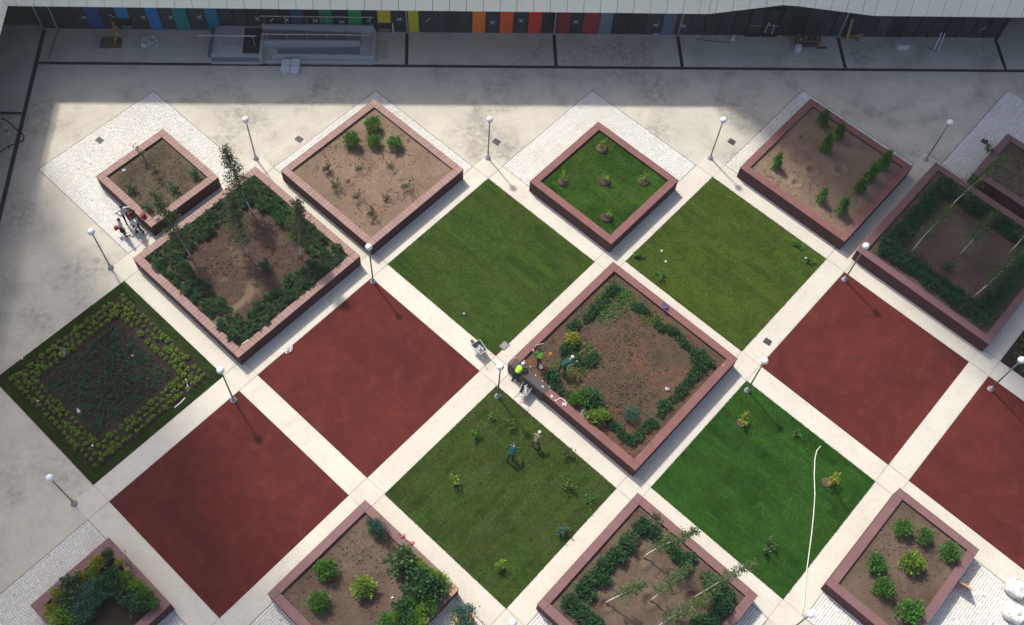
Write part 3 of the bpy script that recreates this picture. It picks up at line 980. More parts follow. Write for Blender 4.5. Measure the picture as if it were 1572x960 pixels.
# ================================================================ PLANTS
def leaves(P, D, size, r, droop=0.0, asp=.5):
    """diamond leaves at points P pointing along D; returns V, F"""
    n = len(P)
    D = D / (np.linalg.norm(D, axis=1, keepdims=True) + 1e-9)
    rnd = r.standard_normal((n, 3))
    Sx = np.cross(D, rnd); Sx /= (np.linalg.norm(Sx, axis=1, keepdims=True) + 1e-9)
    Nn = np.cross(Sx, D)
    s = size * (.6 + .8 * r.random(n))[:, None]
    V = np.zeros((n, 4, 3))
    V[:, 0] = P
    V[:, 1] = P + D * s * .55 + Sx * s * asp - Nn * s * .08
    V[:, 2] = P + D * s * 1.1 - np.array([0, 0, 1]) * droop * s + Nn * s * .1
    V[:, 3] = P + D * s * .55 - Sx * s * asp - Nn * s * .08
    return V.reshape(-1, 3), np.arange(4 * n).reshape(-1, 4)


def bush_mesh(name, mat, rx, h, n, leaf, seed, clumps=26, pointed=0.0, low=.1, asp=.45):
    r = np.random.default_rng(seed)
    u = r.random(clumps) * 6.283; z = r.random(clumps) ** .8
    rad = np.sqrt(np.clip(1 - (1.7 * (z - .42)) ** 2, .05, 1)) if not pointed else np.clip(1.05 - z * pointed, .12, 1) * np.clip(z * 6 + .4, 0, 1)
    jit = .62 + .45 * r.random(clumps)
    C = np.stack([np.cos(u) * rad * rx * jit, np.sin(u) * rad * rx * jit, low + z * (h - low) * (.9 + .2 * r.random(clumps))], 1)
    k = r.integers(0, clumps, n)
    sg = np.array([rx * .24, rx * .24, h * .11])
    P = C[k] + r.standard_normal((n, 3)) * sg
    # filling leaves inside
    m = n // 4
    P[:m] = C[k[:m]] * np.array([.5, .5, .85]) + r.standard_normal((m, 3)) * sg
    P[:, 2] = np.clip(P[:, 2], .02, None)
    D = P - np.array([0, 0, h * .35]); D[:, 2] *= .8
    D = D / (np.linalg.norm(D, axis=1, keepdims=True) + 1e-6) + r.standard_normal((n, 3)) * .55 + np.array([0, 0, .25])
    V, F = leaves(P, D, leaf, r, .1, asp)
    return np_mesh(name, V, F, mat)


def stem_mesh(h, n, seed, spread=.5, mat=None, r0=.012):
    r = np.random.default_rng(seed)
    mb = MB()
    for i in range(n):
        a = r.random() * 6.283; s_ = spread * r.random()
        mb.tube([(0, 0, -.03), (math.cos(a) * s_ * .4, math.sin(a) * s_ * .4, h * .45), (math.cos(a) * s_, math.sin(a) * s_, h * (.75 + .25 * r.random()))], [r0, r0 * .8, r0 * .3], 4)
    return mb.mesh('stem', mat or MAT['stem'])


STEM = stem_mesh(.6, 6, 3, .3)
BUSH = {
    'round': [bush_mesh('foliage', MAT['bush'], .36, .78, 1300, .075, k) for k in (1, 2, 3)],
    'yellow': [bush_mesh('foliage', MAT['bush_yellow'], .36, .78, 1300, .075, k) for k in (4, 5)],
    'gold': [bush_mesh('foliage', MAT['bush_gold'], .34, .6, 1000, .07, k) for k in (6, 7)],
    'blue': [bush_mesh('foliage', MAT['bush_blue'], .45, .8, 1700, .06, k, 34) for k in (8, 9)],
    'cone': [bush_mesh('foliage', MAT['bush'], .27, 1.15, 1300, .07, k, 30, .8) for k in (10, 11, 12)],
    'pine': [bush_mesh('foliage', MAT['bush_blue'], .36, 1.2, 1500, .08, k, 24, .6, .1, .18) for k in (13, 14)],
    'hedge': [bush_mesh('foliage', MAT['hedge'], .30, .60, 620, .085, k, 18) for k in (15, 16, 17, 18)],
    'hedge_dark': [bush_mesh('foliage', MAT['hedge_dark'], .30, .55, 520, .095, k, 16) for k in (19, 20, 21, 22)],
    'low': [bush_mesh('foliage', MAT['hedge'], .24, .34, 380, .075, k, 14) for k in (23, 24, 25)],
    'border': [bush_mesh('foliage', MAT['border'], .125, .26, 130, .075, k, 9) for k in (26, 27, 28)],
}


def shrub(name, kind, p, sc_, label, group=None, cat='shrub', stem=True):
    root = tag(empty(name, p, random.uniform(0, 6.28)), label, cat, group)
    me = random.choice(BUSH[kind])
    s = sc_ * random.uniform(.93, 1.07) * {'round': .86, 'yellow': .86, 'gold': .86, 'blue': .82, 'pine': .8}.get(kind, 1)
    link('foliage', me, root, scale=(s, s, s * random.uniform(.92, 1.08)))
    if stem: link('stem', STEM, root, scale=s * .9)
    return root


def on(x, y, dz=0.0, up=.35):
    """base of a plant whose crown middle shows at x, y"""
    p = at(x, y, SOIL + up); p.z = SOIL - .02 + dz
    return p


# round bushes and cones one by one
for (x, y, s_), wh in zip([(572, 193, 1.15), (540, 217, 1.1), (573.7, 216, 1.0), (606, 219, 1.1)], ['topmost', 'leftmost', 'middle', 'rightmost']):
    shrub('round_bush', 'round', on(x, y), s_, wh + ' of four dark round bushes in the brown soil planter', 'round bushes in the planters')
for (x, y, s_, kd), wh in zip([(1385.7, 810, 1.1, 'round'), (1421.4, 824, 1.0, 'round'), (1457, 846, 1.1, 'round'), (1346, 866, 1.15, 'round'), (1398.5, 863, 1.3, 'yellow'), (1357, 903, 1.1, 'round'), (1396, 937, 1.35, 'round')],
                              ['topmost round bush', 'round bush second from the top', 'rightmost round bush', 'leftmost round bush', 'yellowish round bush in the middle', 'round bush just below the leftmost one', 'broad lowest round bush']):
    shrub('round_bush', kd, on(x, y), s_, wh + ' in the lower right planter', 'round bushes in the planters')
for (x, y, s_, kd), wh in zip([(500, 876, 1.2, 'round'), (558, 902, 1.3, 'yellow'), (490, 925, 1.3, 'round')], ['green round bush on the upper left', 'bright yellow green round bush in the middle', 'green round bush on the lower left']):
    shrub('round_bush', kd, on(x, y), s_, wh + ' of the bottom planter with pink toys', 'round bushes in the planters')
for (x, y, s_), wh in zip([(1264, 183, 1.1), (1289, 203, 1.0), (1269, 223, 1.1), (1194, 248, 1.0), (1356, 251, 1.1), (1338, 268, 1.1), (1322, 287, 1.05), (1264, 301, .95), (1293, 318, 1.05)],
                          ['topmost', 'second from the top', 'third from the top', 'leftmost', 'rightmost', 'upper middle of the right row', 'lowest of the right row', 'left of the two lowest', 'very lowest']):
    shrub('upright_shrub', 'cone', on(x, y, up=.5), s_, wh + ' upright green shrub in the half shaded planter', 'upright shrubs in the half shaded planter')
for (x, y, s_), wh in zip([(573, 805, 1.0), (585, 811, 1.1)], ['left', 'right']):
    shrub('small_pine', 'pine', on(x, y, up=.5), s_, wh + ' of two dark blue green pines in the bottom planter corner', 'small pines')
shrub('small_shrub', 'yellow', on(568, 808), .45, 'small yellow shrub left of the two dark pines')

# mixed shrubs of the small lower-left planter
MIX = [(148, 862, 'gold', .9), (122, 883, 'gold', .75), (88, 911, 'gold', .95), (78, 938, 'gold', 1.0), (97, 949, 'yellow', 1.2), (181, 862, 'gold', .6), (163, 852, 'hedge_dark', .8), (190, 886, 'yellow', .95), (206, 900, 'yellow', .9),
       (220, 915, 'round', 1.0), (231, 925, 'round', .9), (215, 926, 'hedge', 1.3), (148, 913, 'blue', 1.25), (133, 926, 'blue', 1.2), (160, 902, 'hedge', 1.4), (174, 893, 'hedge', 1.4), (123, 941, 'blue', 1.1), (111, 898, 'hedge_dark', 1.2),
       (112, 919, 'hedge_dark', 1.4), (141, 879, 'yellow', .7), (106, 932, 'hedge_dark', 1.2), (186, 905, 'hedge_dark', 1.2), (199, 916, 'hedge_dark', 1.2)]
nm = {'gold': 'golden yellow', 'yellow': 'bright yellow green', 'blue': 'blue green', 'hedge': 'mid green', 'hedge_dark': 'dark green', 'round': 'fresh green'}
for (x, y, k, s_) in MIX:
    shrub('mixed_shrub', k, on(x, y), s_, nm[k] + ' shrub crowded into the small lower left planter', nm[k] + ' shrubs of the lower left planter')

# thick hedge in the bottom planter
for (x, y, k, s_) in [(615, 862, 'hedge_dark', 1.7), (625, 850, 'yellow', .85), (640, 868, 'yellow', .95), (650, 882, 'round', 1.0), (652, 897, 'hedge', 1.5), (664, 884, 'yellow', .9), (676, 893, 'yellow', 1.0), (665, 905, 'hedge', 1.5), (640, 905, 'hedge_dark', 1.5),
                   (640, 917, 'yellow', .95), (627, 927, 'round', 1.0), (660, 919, 'round', 1.0), (610, 948, 'yellow', 1.0), (629, 951, 'round', 1.1), (646, 938, 'yellow', 1.0), (662, 934, 'round', .9), (640, 882, 'hedge', 1.4), (618, 940, 'hedge', 1.4), (595, 957, 'round', 1.0), (645, 957, 'yellow', .9)]:
    shrub('hedge_shrub', k, on(x, y), s_, nm[k] + ' leafy shrub of the thick hedge in the bottom planter', nm[k] + ' shrubs of the bottom planter hedge')

# leafy hedge of the birch planter at the bottom centre
Z8 = [(690, 300), (730, 330), (770, 365), (655, 340), (620, 400), (570, 440), (530, 490), (490, 530), (450, 570), (420, 610), (390, 650), (450, 665), (330, 690), (300, 720), (362, 762), (230, 785), (210, 825), (272, 850), (322, 882), (362, 912), (410, 948),
      (850, 425), (890, 475), (930, 530), (970, 545), (1003, 530), (880, 440), (1170, 740), (1210, 780), (1235, 822), (1180, 850), (1140, 890), (1090, 920), (1050, 950), (1150, 930), (1130, 690), (1245, 765), (1110, 660), (1195, 700), (300, 900), (250, 815), (350, 950),
      (600, 455), (540, 520), (470, 590), (410, 660), (700, 350), (960, 590), (915, 505), (1215, 850), (1100, 950)]
for (x, y) in Z8:
    shrub('laurel_shrub', 'hedge', on(820 + x / 4.175, 730 + y / 4.175, up=.25), random.uniform(.68, .95), 'glossy dark green laurel shrub edging the planter with four leaning birches', 'laurel shrubs of the birch planter')


# clipped hedge ring, right, and loose hedge ring, left
def ring(a, b, out, inn, step, rows, kind, s0, s1, name, label, group, jit=.05, skip=None):
    for q in range(rows):
        h = out + (inn - out) * (q / max(1, rows - 1))
        n = int(2 * h * U / step)
        for side in range(4):
            for i in range(n):
                t = -h + 2 * h * (i + (q % 2) * .5) / n
                if t > h - .01: continue
                u, v = ((t, h), (h, -t), (-t, -h), (-h, t))[side]
                p = cell(a + u, b + v)
                p.x += random.uniform(-jit, jit); p.y += random.uniform(-jit, jit); p.z = SOIL - .03
                if skip and skip(u, v): continue
                shrub(name, kind, p, random.uniform(s0, s1), label, group, stem=False)


ring(2, 3, .345, .298, .34, 2, 'hedge', .72, .92, 'hedge_shrub', 'dark green shrub of the clipped hedge ring in the shaded right planter', 'hedge ring of the shaded right planter', .04)
ring(-1, 0, .384, .296, .40, 3, 'hedge_dark', .42, .80, 'hedge_shrub', 'dark green shrub of the broad hedge ring around the left birch saplings', 'hedge ring of the left birch planter', .12)

# low green plants in rows of the central planter
Z4 = [(505, 125, 1.2), (485, 140, 1), (460, 170, 1), (440, 195, .9), (410, 220, 1.1), (390, 240, 1.1), (375, 255, .9), (330, 285, 1.1), (315, 300, 1.1), (600, 205, 1.1), (622, 212, 1.1), (645, 222, .9), (690, 280, .9), (720, 300, 1), (745, 305, 1.1), (770, 318, 1.2), (795, 340, 1.1), (815, 365, 1),
      (840, 385, .9), (870, 425, 1.3), (895, 420, 1.1), (905, 445, 1.4), (930, 455, 1.1), (885, 470, 1.4), (870, 495, 1.3), (850, 520, 1.1), (830, 545, 1.1), (810, 570, 1.1), (790, 590, 1.1), (765, 612, 1.1), (740, 640, 1.2), (720, 655, 1.2), (705, 680, 1), (680, 720, 1), (650, 735, 1.1), (625, 760, 1),
      (570, 800, 1.1), (545, 790, 1), (525, 765, 1.1), (500, 735, 1.1), (480, 715, 1), (260, 575, 1.1), (240, 545, 1.3), (215, 530, 1.3), (230, 515, 1.2), (395, 455, 1.3), (410, 430, 1.1), (345, 450, 1.1), (320, 430, 1.1), (300, 600, 1), (285, 400, 1.3), (305, 385, 1.3), (610, 785, 1)]
for x, y, s_ in Z4:
    shrub('low_shrub', 'low', on(770 + x / 2.908, 400 + y / 2.908, up=.15), s_ * .82, 'low green plant in the soil of the central planter', 'low plants of the central planter', 'plant', stem=False)
for x, y, k, s_, lb in [(375, 615, 'round', 1.25, 'large dark bush in the central planter below the gardeners'), (330, 615, 'round', .9, 'dark bush left of the largest bush in the central planter'), (410, 618, 'hedge', 1.3, 'green bush right of the largest bush in the central planter'),
                        (430, 695, 'yellow', 1.1, 'bright green bush near the planter edge below the largest bush'), (400, 690, 'yellow', .8, 'smaller bright green bush touching the bright one'), (460, 700, 'yellow', .7, 'low bright green bush right of the bright one'), (580, 690, 'blue', .85, 'lone grey green bush in the lower half of the central planter'),
                        (315, 345, 'gold', 1.0, 'golden green bush above the bending gardener')]:
    shrub('garden_bush', k, on(770 + x / 2.908, 400 + y / 2.908, up=.3), s_, lb)

# border plants of the dark flower bed
cnt = 0
for q, h in enumerate((.360, .322, .284)):
    n = 19 - q * 2
    for side in range(4):
        for i in range(n):
            t = -h + 2 * h * (i + (q % 2) * .5) / n
            u, v = ((t, h), (h, -t), (-t, -h), (-h, t))[side]
            if random.random() < .07: continue
            p = cell(-1 + u, -1 + v, .03); p.x += random.uniform(-.03, .03); p.y += random.uniform(-.03, .03)
            shrub('border_plant', 'border', p, random.uniform(.52, .88), 'small yellow green plant bordering the dark flower bed', 'border plants of the dark flower bed', 'plant', stem=False)


def scatter_leaves(name, pts, mat, size, seed, per=10, rad=.12, hh=.12, parent=None):
    r = np.random.default_rng(seed)
    P = np.repeat(np.asarray(pts), per, axis=0)
    n = len(P)
    D = r.standard_normal((n, 3)) * np.array([1, 1, .4]) + np.array([0, 0, .5])
    P = P + r.standard_normal((n, 3)) * np.array([rad, rad, 0]) * .5
    P[:, 2] += r.random(n) * hh
    V, F = leaves(P, D, size, r, .1, .4)
    o = link(name, np_mesh(name, V, F, mat))
    o['kind'] = 'stuff'
    return o


def inbox(a0, a1, b0, b1, n, z, r):
    A = a0 + (a1 - a0) * r.random(n); B = b0 + (b1 - b0) * r.random(n)
    return np.stack([(A + B) * U * S2, (B - A) * U * S2, np.full(n, z)], 1)


def world_tag(o, label, cat):
    return tag(o, label, cat)


r_ = np.random.default_rng(11)
o = scatter_leaves('ground_cover', inbox(-1.245, -.765, -1.245, -.765, 760, .035, r_), MAT['hedge'], .07, 12, 10, .08, .15)
tag(o, 'dark low leafy plants filling the middle of the flower bed', 'ground cover')
o = scatter_leaves('pale_blossom', inbox(-1.245, -.765, -1.245, -.765, 120, .15, r_), MAT['weed'], .05, 13, 4, .06, .05)
tag(o, 'pale leaves and buds sprinkled over the dark flower bed', 'ground cover')
o = scatter_leaves('ground_cover', inbox(2.60, 3.40, 2.60, 3.40, 700, .02, r_), MAT['bush'], .10, 14, 12, .2, .25)
tag(o, 'leafy plants in the dark bed at the right edge', 'ground cover')
for key, n_, mt, sz, sd_, lb in (((1, 1), 620, 'weed', .06, 21, 'scattered weeds and leaf litter on the central planter soil'), ((-2, 0), 150, 'weed', .06, 22, 'thin weeds on the soil of the small upper left planter'),
                            ((-1, 0), 130, 'dry_twig', .05, 23, 'dead leaves on the soil under the left birch saplings'), ((-1, 1), 90, 'weed', .045, 24, 'sparse weeds on the brown soil planter'), ((2, 3), 260, 'dry_twig', .06, 25, 'dry litter on the shaded hedge planter soil'),
                            ((2, 4), 90, 'weed', .07, 26, 'weeds in the cut off planter at the right edge'), ((1, 3), 60, 'dry_twig', .05, 27, 'dry litter on the half shaded planter soil')):
    a0, a1, b0, b1 = PL[key]; m_ = .07 if n_ > 100 or key == (-1, 1) else .06
    o = scatter_leaves('ground_litter', inbox(key[0] + a0 + m_, key[0] + a1 - m_, key[1] + b0 + m_, key[1] + b1 - m_, n_, SOIL + .01, r_), MAT[mt], sz, sd_, 7, .14, .07)
    tag(o, lb, 'weeds')
for a0, a1, b0, b1, n_, sd2, lb in ((.62, .80, 1.10, 1.38, 150, 31, 'loose green growth in the upper left of the central planter'), (.66, 1.0, 1.28, 1.36, 80, 32, 'thin green growth along the upper edge of the central planter'), (.72, .90, .68, .95, 120, 33, 'low green growth beside the bending gardener')):
    o = scatter_leaves('ground_growth', inbox(a0, a1, b0, b1, n_, SOIL + .01, r_), MAT['bush'], .07, sd2, 9, .13, .14)
    tag(o, lb, 'weeds')
# clods of earth
def clods(key, n, mat, seed, lb):
    r = np.random.default_rng(seed)
    a0, a1, b0, b1 = PL[key]
    P = inbox(key[0] + a0 + .05, key[0] + a1 - .05, key[1] + b0 + .05, key[1] + b1 - .05, n, SOIL + .01, r)
    base = np.array([(1, 0, 0), (0, 1, 0), (-1, 0, 0), (0, -1, 0), (0, 0, 1.0)])
    V = P[:, None] + base[None] * (.015 + .045 * r.random((n, 1, 1)) ** 2) * (.6 + .8 * r.random((n, 5, 1)))
    F = (np.arange(n)[:, None, None] * 5 + np.array([(0, 1, 4), (1, 2, 4), (2, 3, 4), (3, 0, 4)])[None]).reshape(-1, 3)
    o = link('earth_clods', np_mesh('earth_clods', V.reshape(-1, 3), F, mat)); o['kind'] = 'stuff'
    tag(o, lb, 'soil clods')


for key, mt, n_, lb in (((1, 1), 'soil_red', 2600, 'crumbled earth in the central planter'), ((-1, 1), 'soil_brown', 1500, 'crumbled earth in the brown soil planter'), ((-1, 0), 'soil_patchy', 1600, 'crumbled earth in the left birch planter'), ((1, 3), 'soil_brown', 1200, 'crumbled earth in the half shaded planter'),
                        ((1, -1), 'soil_dark', 900, 'crumbled earth in the bottom planter'), ((2, 0), 'soil_dark', 900, 'crumbled earth in the leaning birch planter'), ((3, 1), 'soil_dark', 700, 'crumbled earth in the lower right planter'), ((2, 3), 'soil_dark', 1200, 'crumbled earth in the shaded hedge planter')):
    clods(key, n_, MAT[mt], abs(key[0] * 5 + key[1]) + 40, lb)


# saplings: thin stems with a few leaves
def sapling(p, h, sp, nst, nl, leafm, label, seed, group, size=.055):
    r = np.random.default_rng(seed)
    root = tag(empty('sapling', p), label, 'sapling', group)
    mb = MB(); P = []
    for i in range(nst):
        a = r.random() * 6.283; s_ = sp * (.35 + .65 * r.random()); hh = h * (.6 + .4 * r.random())
        m1 = Vector((math.cos(a) * s_ * .3, math.sin(a) * s_ * .3, hh * .5)); e = Vector((math.cos(a) * s_, math.sin(a) * s_, hh))
        mb.tube([(0, 0, -.05), m1, e], [.011, .008, .004], 4)
        for k in range(max(1, nl // nst)):
            t = .3 + .7 * r.random()
            q = m1.lerp(e, max(0, t * 1.6 - .6)) if t > .4 else m1 * (t / .4)
            P.append(q + Vector(r.standard_normal(3) * .05))
    mb.build('stem', MAT['stem'], root)
    P = np.array([tuple(q) for q in P])
    D = r.standard_normal((len(P), 3)) + np.array([0, 0, .3])
    V, F = leaves(P, D, size * 1.5, r, .15, .45)
    link('foliage', np_mesh('foliage', V, F, leafm), root)
    return root


sd_ = 100
for x, y, h, n, lb in [(501, 262, .75, 150, 'left upright'), (516.5, 290, .8, 130, 'lower left'), (553, 262, .5, 40, 'nearly bare left middle'), (600, 259, .6, 45, 'nearly bare right middle'), (623, 289, .8, 110, 'rightmost'), (595, 307, .6, 70, 'small bright'), (549, 306, .8, 60, 'thin leaning'), (572.7, 333, .8, 120, 'lowest')]:
    sd_ += 1
    p = at(x, y, SOIL); sapling(p, h, .4, 5, n, MAT['weed'], lb + ' young sapling in the brown soil planter', sd_, 'saplings of the brown soil planter')
for x, y, lb in [(865, 280, 'left'), (929, 280, 'middle'), (988.6, 280, 'right'), (924, 229, 'top'), (931.4, 335, 'bottom')]:
    sd_ += 1
    sapling(at(x, y, SOIL - .05), .85, .33, 6, 90, MAT['bush_yellow'], lb + ' young sapling in the turf planter', sd_, 'saplings of the turf planter', .05)
for x, y, h, n, m_, lb in [(730, 668, .5, 110, 'bush', 'dark leafy sapling on the lawn near the white path corner'), (752, 642, .45, 60, 'bush', 'small sapling nearest the top of the lawn with two people'), (783, 658, .5, 80, 'bush', 'small sapling above the teal dressed person'),
                           (697, 743, .7, 130, 'bush_yellow', 'pale yellow sapling at the left of the lawn with two people'), (867, 700, .6, 110, 'weed', 'pale sapling right of the beige dressed person'), (871, 750, .6, 110, 'weed', 'pale sapling right of the middle of the lawn with two people'),
                           (905, 770, .5, 60, 'bush', 'small dark sapling at the right edge of the lawn with two people'), (861, 818, .6, 130, 'bush_blue', 'blue green sapling low on the lawn with two people'), (768, 872, .75, 160, 'bush_yellow', 'bright yellow sapling near the bottom of the lawn with two people'),
                           (1138, 649, .8, 160, 'bush_gold', 'yellow sapling with dark earth at the top of the hose lawn'), (1273, 740, .9, 150, 'bush_gold', 'yellow sapling with dark earth right of the hose'), (1224, 668, .5, 60, 'bush', 'faint small sapling left of the hose end'), (1174, 842, .8, 130, 'weed', 'pale sapling low on the left of the hose lawn'),
                           (980, 397, .3, 120, 'bush', 'dark weed tuft at the left of the olive lawn'), (1013, 424, .3, 120, 'bush', 'dark weed tuft below the white litter on the olive lawn'), (1225, 378, .3, 90, 'bush', 'dark weed tuft near the top right of the olive lawn'), (1242, 403, .3, 110, 'bush', 'dark weed tuft beside the right corner of the olive lawn')]:
    sd_ += 1
    sapling(at(x, y, .01), h, .42, 7, n, MAT[m_], lb, sd_, 'saplings on the lawns', .06)
for x, y, r0, lb in [(865, 279, .92, 'left'), (929, 279, .92, 'middle'), (988.6, 279, .92, 'right'), (924, 228, .92, 'top'), (931.4, 334, .95, 'bottom')]:
    c_ = at(x, y, SOIL + .03)
    mb = MB()
    rr = random.Random(int(x))
    mb.lathe([(.37, -.05), (.36, .02), (.28, .10), (.21, .09), (.10, .01), (.01, 0)], n=22, caps=False)
    mb.v = [(vx * r0 * (1 + rr.uniform(-.07, .07)), vy * r0 * (1 + rr.uniform(-.07, .07)), vz + rr.uniform(-.012, .012)) for vx, vy, vz in mb.v]
    tag(mb.build('earth_basin', MAT['soil_weedy'], None, (c_.x, c_.y, SOIL + .03), (0, 0, 0), True), lb + ' brown earth basin round a sapling in the turf planter', 'soil patch', 'earth basins of the turf planter')
for x, y, lb in [(1138, 650, 'dark earth patch round the top yellow sapling of the hose lawn'), (1269, 741, 'dark earth patch round the yellow sapling right of the hose')]:
    c_ = at(x, y, 0)
    mb = MB()
    prof = [(.27, .014), (.22, .05), (.15, .045), (.05, .03), (.01, .028)]
    mb.lathe(prof, n=18)
    tag(mb.build('earth_basin', MAT['soil_dark'], None, (c_.x, c_.y, 0), (0, 0, 0), True), lb, 'soil patch')
for x, y, h, n, lb in [(222, 245, 1.4, 60, 'bare twiggy sapling at the upper edge of the small upper left planter'), (241, 268, 1.6, 40, 'thin bare sapling in the middle of the small upper left planter'), (203, 293, .5, 150, 'low dark plant at the left of the small upper left planter'),
                       (268, 293, .5, 170, 'low dark plant at the lower right of the small upper left planter'), (299, 271, .5, 120, 'low plant at the right corner of the small upper left planter'), (228, 322, .5, 150, 'low dark plant at the bottom corner of the small upper left planter'),
                       (410, 412, .8, 260, 'dark leafy sapling below the middle birches in the left planter'), (1453, 415, .8, 150, 'dark sapling amid the soil of the shaded hedge planter'), (203, 872, 1.3, 30, 'thin bare twig sapling leaning over the lower left planter edge'),
                       (1515, 235, .7, 160, 'bushy weed in the cut off right planter'), (1008, 795, .5, 60, 'small weed in the top corner of the leaning birch planter')]:
    sd_ += 1
    sapling(at(x, y, SOIL), h, .4, 7, n, MAT['weed'] if n < 100 else MAT['hedge'], lb, sd_, None, .06)


# birches
def birch(base, top, h, label, seed, dens=1.0, rad=.5, lowc=.24):
    r = np.random.default_rng(seed)
    p0 = at(*base, SOIL); p1 = at(*top, SOIL + h)
    d = p1 - p0
    root = tag(empty('birch_tree', p0), label, 'tree', 'young birches in the planters')

    def tr(t):
        return Vector((d.x * (t ** 1.35) + .05 * math.sin(5 * t + seed), d.y * (t ** 1.35) + .05 * math.cos(4 * t + seed) - .05 * math.cos(seed), h * t))
    pts = [tr(t) for t in np.linspace(0, 1, 11)]
    pts[0].z -= .1
    mb = MB(); mb.tube(pts, [.040 - .034 * t for t in np.linspace(0, 1, 11)], 7)
    mb.build('trunk', MAT['bark'], root, smooth=True)
    lb = MB(); P = []; D = []
    nb = int(40 * dens)
    for i in range(nb):
        t = lowc + (1 - lowc) * (i + r.random()) / nb
        a = i * 2.4 + r.random()
        L = rad * (1.15 - .85 * ((t - lowc) / (1 - lowc))) * (.6 + .6 * r.random())
        q0 = tr(t)
        up = .55 + .4 * r.random()
        q1 = q0 + Vector((math.cos(a) * L * .5, math.sin(a) * L * .5, L * up)); q2 = q0 + Vector((math.cos(a) * L, math.sin(a) * L, L * up * 1.2))
        lb.tube([q0, q1, q2], [.010, .007, .003], 4)
        for k in range(int(40 * dens)):
            s_ = r.random() ** .7
            q = q0.lerp(q1, s_ * 2) if s_ < .5 else q1.lerp(q2, s_ * 2 - 1)
            P.append(q + Vector(r.standard_normal(3) * .085)); D.append(Vector((math.cos(a), math.sin(a), -.2)) + Vector(r.standard_normal(3) * .7))
    for k in range(int(60 * dens)):
        t = .8 + .22 * r.random(); P.append(tr(t) + Vector(r.standard_normal(3) * .05)); D.append(Vector(r.standard_normal(3)))
    lb.build('branches', MAT['stem'], root)
    V, F = leaves(np.array([tuple(q) for q in P]), np.array([tuple(q) for q in D]), .078 if seed < 5 else .066, r, .25, .42)
    link('crown', np_mesh('crown', V, F, MAT['birch_dark' if seed < 5 else 'birch_leaf']), root)


birch((293, 397), (238, 300), 4.6, 'leftmost birch sapling leaning over the edge of the left planter', 1, 1.15, .72, .2)
birch((380, 392), (352, 298), 4.6, 'middle birch sapling of the left planter', 2, 1.15, .72, .2)
birch((387, 327), (343, 232), 4.6, 'tallest birch sapling at the top corner of the left planter', 3, 1.15, .72, .2)
birch((463, 396), (455, 311), 4.2, 'rightmost birch sapling of the left planter', 4, 1.15, .72, .2)
birch((990, 856), (1072, 812), 4.0, 'topmost leaning birch in the bottom centre planter', 5, .9, .42)
birch((930, 926), (992, 892), 3.0, 'leftmost leaning birch in the bottom centre planter', 6, .8, .4, .4)
birch((998, 922), (1062, 868), 3.6, 'middle leaning birch in the bottom centre planter', 7, .85, .42)
birch((1063, 918), (1158, 866), 4.2, 'rightmost leaning birch in the bottom centre planter', 8, .9, .42)
birch((1010, 962), (1085, 925), 3.6, 'lowest leaning birch cut by the bottom edge', 9, .9, .42)
birch((1400, 388), (1462, 318), 4.0, 'leftmost birch in the shaded hedge planter', 10, .8, .42)
birch((1457, 322), (1545, 240), 4.8, 'topmost birch leaning over the corner of the shaded hedge planter', 11, 1.0, .5)
birch((1475, 390), (1525, 325), 3.8, 'middle birch in the shaded hedge planter', 12, .8, .42)
birch((1493, 457), (1575, 380), 4.4, 'lowest birch in the shaded hedge planter', 13, .9, .45)
birch((1548, 388), (1620, 310), 4.4, 'rightmost birch in the shaded hedge planter', 14, .9, .45)

# ================================================================ LAMPS
mb = MB(); mb.lathe([(.165, 0), (.165, .035), (.12, .06), (.085, .22), (.062, .30), (.05, .32)], n=18); LB = mb.mesh('base_flange', MAT['lamp_grey'], True)
mb = MB(); mb.lathe([(.042, .30), (.038, 1.8), (.032, 3.10)], n=12); LP_ = mb.mesh('pole', MAT['lamp_metal'], True)
mb = MB(); mb.lathe([(.034, 3.06), (.06, 3.12), (.168, 3.34), (.177, 3.36), (.01, 3.36)], n=20, caps=False); LF = mb.mesh('funnel', MAT['lamp_grey'], True)
mb = MB(); mb.lathe([(.174, 3.362), (.181, 3.40), (.163, 3.48), (.115, 3.545), (.06, 3.575), (.005, 3.58)], n=20, caps=False); LG = mb.mesh('globe', MAT['lamp_white'], True)
LBOLT = MB().lathe([(.016, .03), (.016, .055), (.004, .06)], n=6).mesh('bolt', MAT['iron'])
LAMPS = [(393, 244, 'street lamp at the top left between the small planter and the brown soil planter'), (749, 243, 'street lamp standing above the green lawn at the top centre'), (1090, 243, 'street lamp left of the half shaded planter at the top'),
         (1421, 246, 'street lamp in deep shade at the top right'), (170, 411, 'street lamp just below the four visitors'), (573, 433, 'street lamp at the top corner of the middle red rubber field'),
         (1296, 430, 'street lamp at the top corner of the right red rubber field'), (114, 773, 'street lamp at the lower left below the dark flower bed'), (359, 615, 'street lamp at the top corner of the lower left red rubber field'),
         (764, 609, 'street lamp left of the gardeners in the central planter'), (1147, 600, 'street lamp at the top corner of the lawn with the hose'), (1520, 598, 'street lamp beside the dark bed at the right edge')]
spots = [(at(x, y, 0), lb) for x, y, lb in LAMPS] + [(Vector((19.10, -13.33, 0)), 'street lamp at the bottom edge below the hose lawn'), (Vector((6.42, -13.26, 0)), 'street lamp head peeking in at the bottom edge left of the leaning birches')]
for p, lb in spots:
    root = tag(empty('street_lamp', (p.x, p.y, .014)), lb, 'street lamp', 'street lamps of the plaza')
    for n_, me in (('base_flange', LB), ('pole', LP_), ('funnel', LF), ('globe', LG)): link(n_, me, root)
    for k in range(4): link('bolt', LBOLT, root, (.135 * math.cos(k * 1.571 + .8), .135 * math.sin(k * 1.571 + .8), .01))


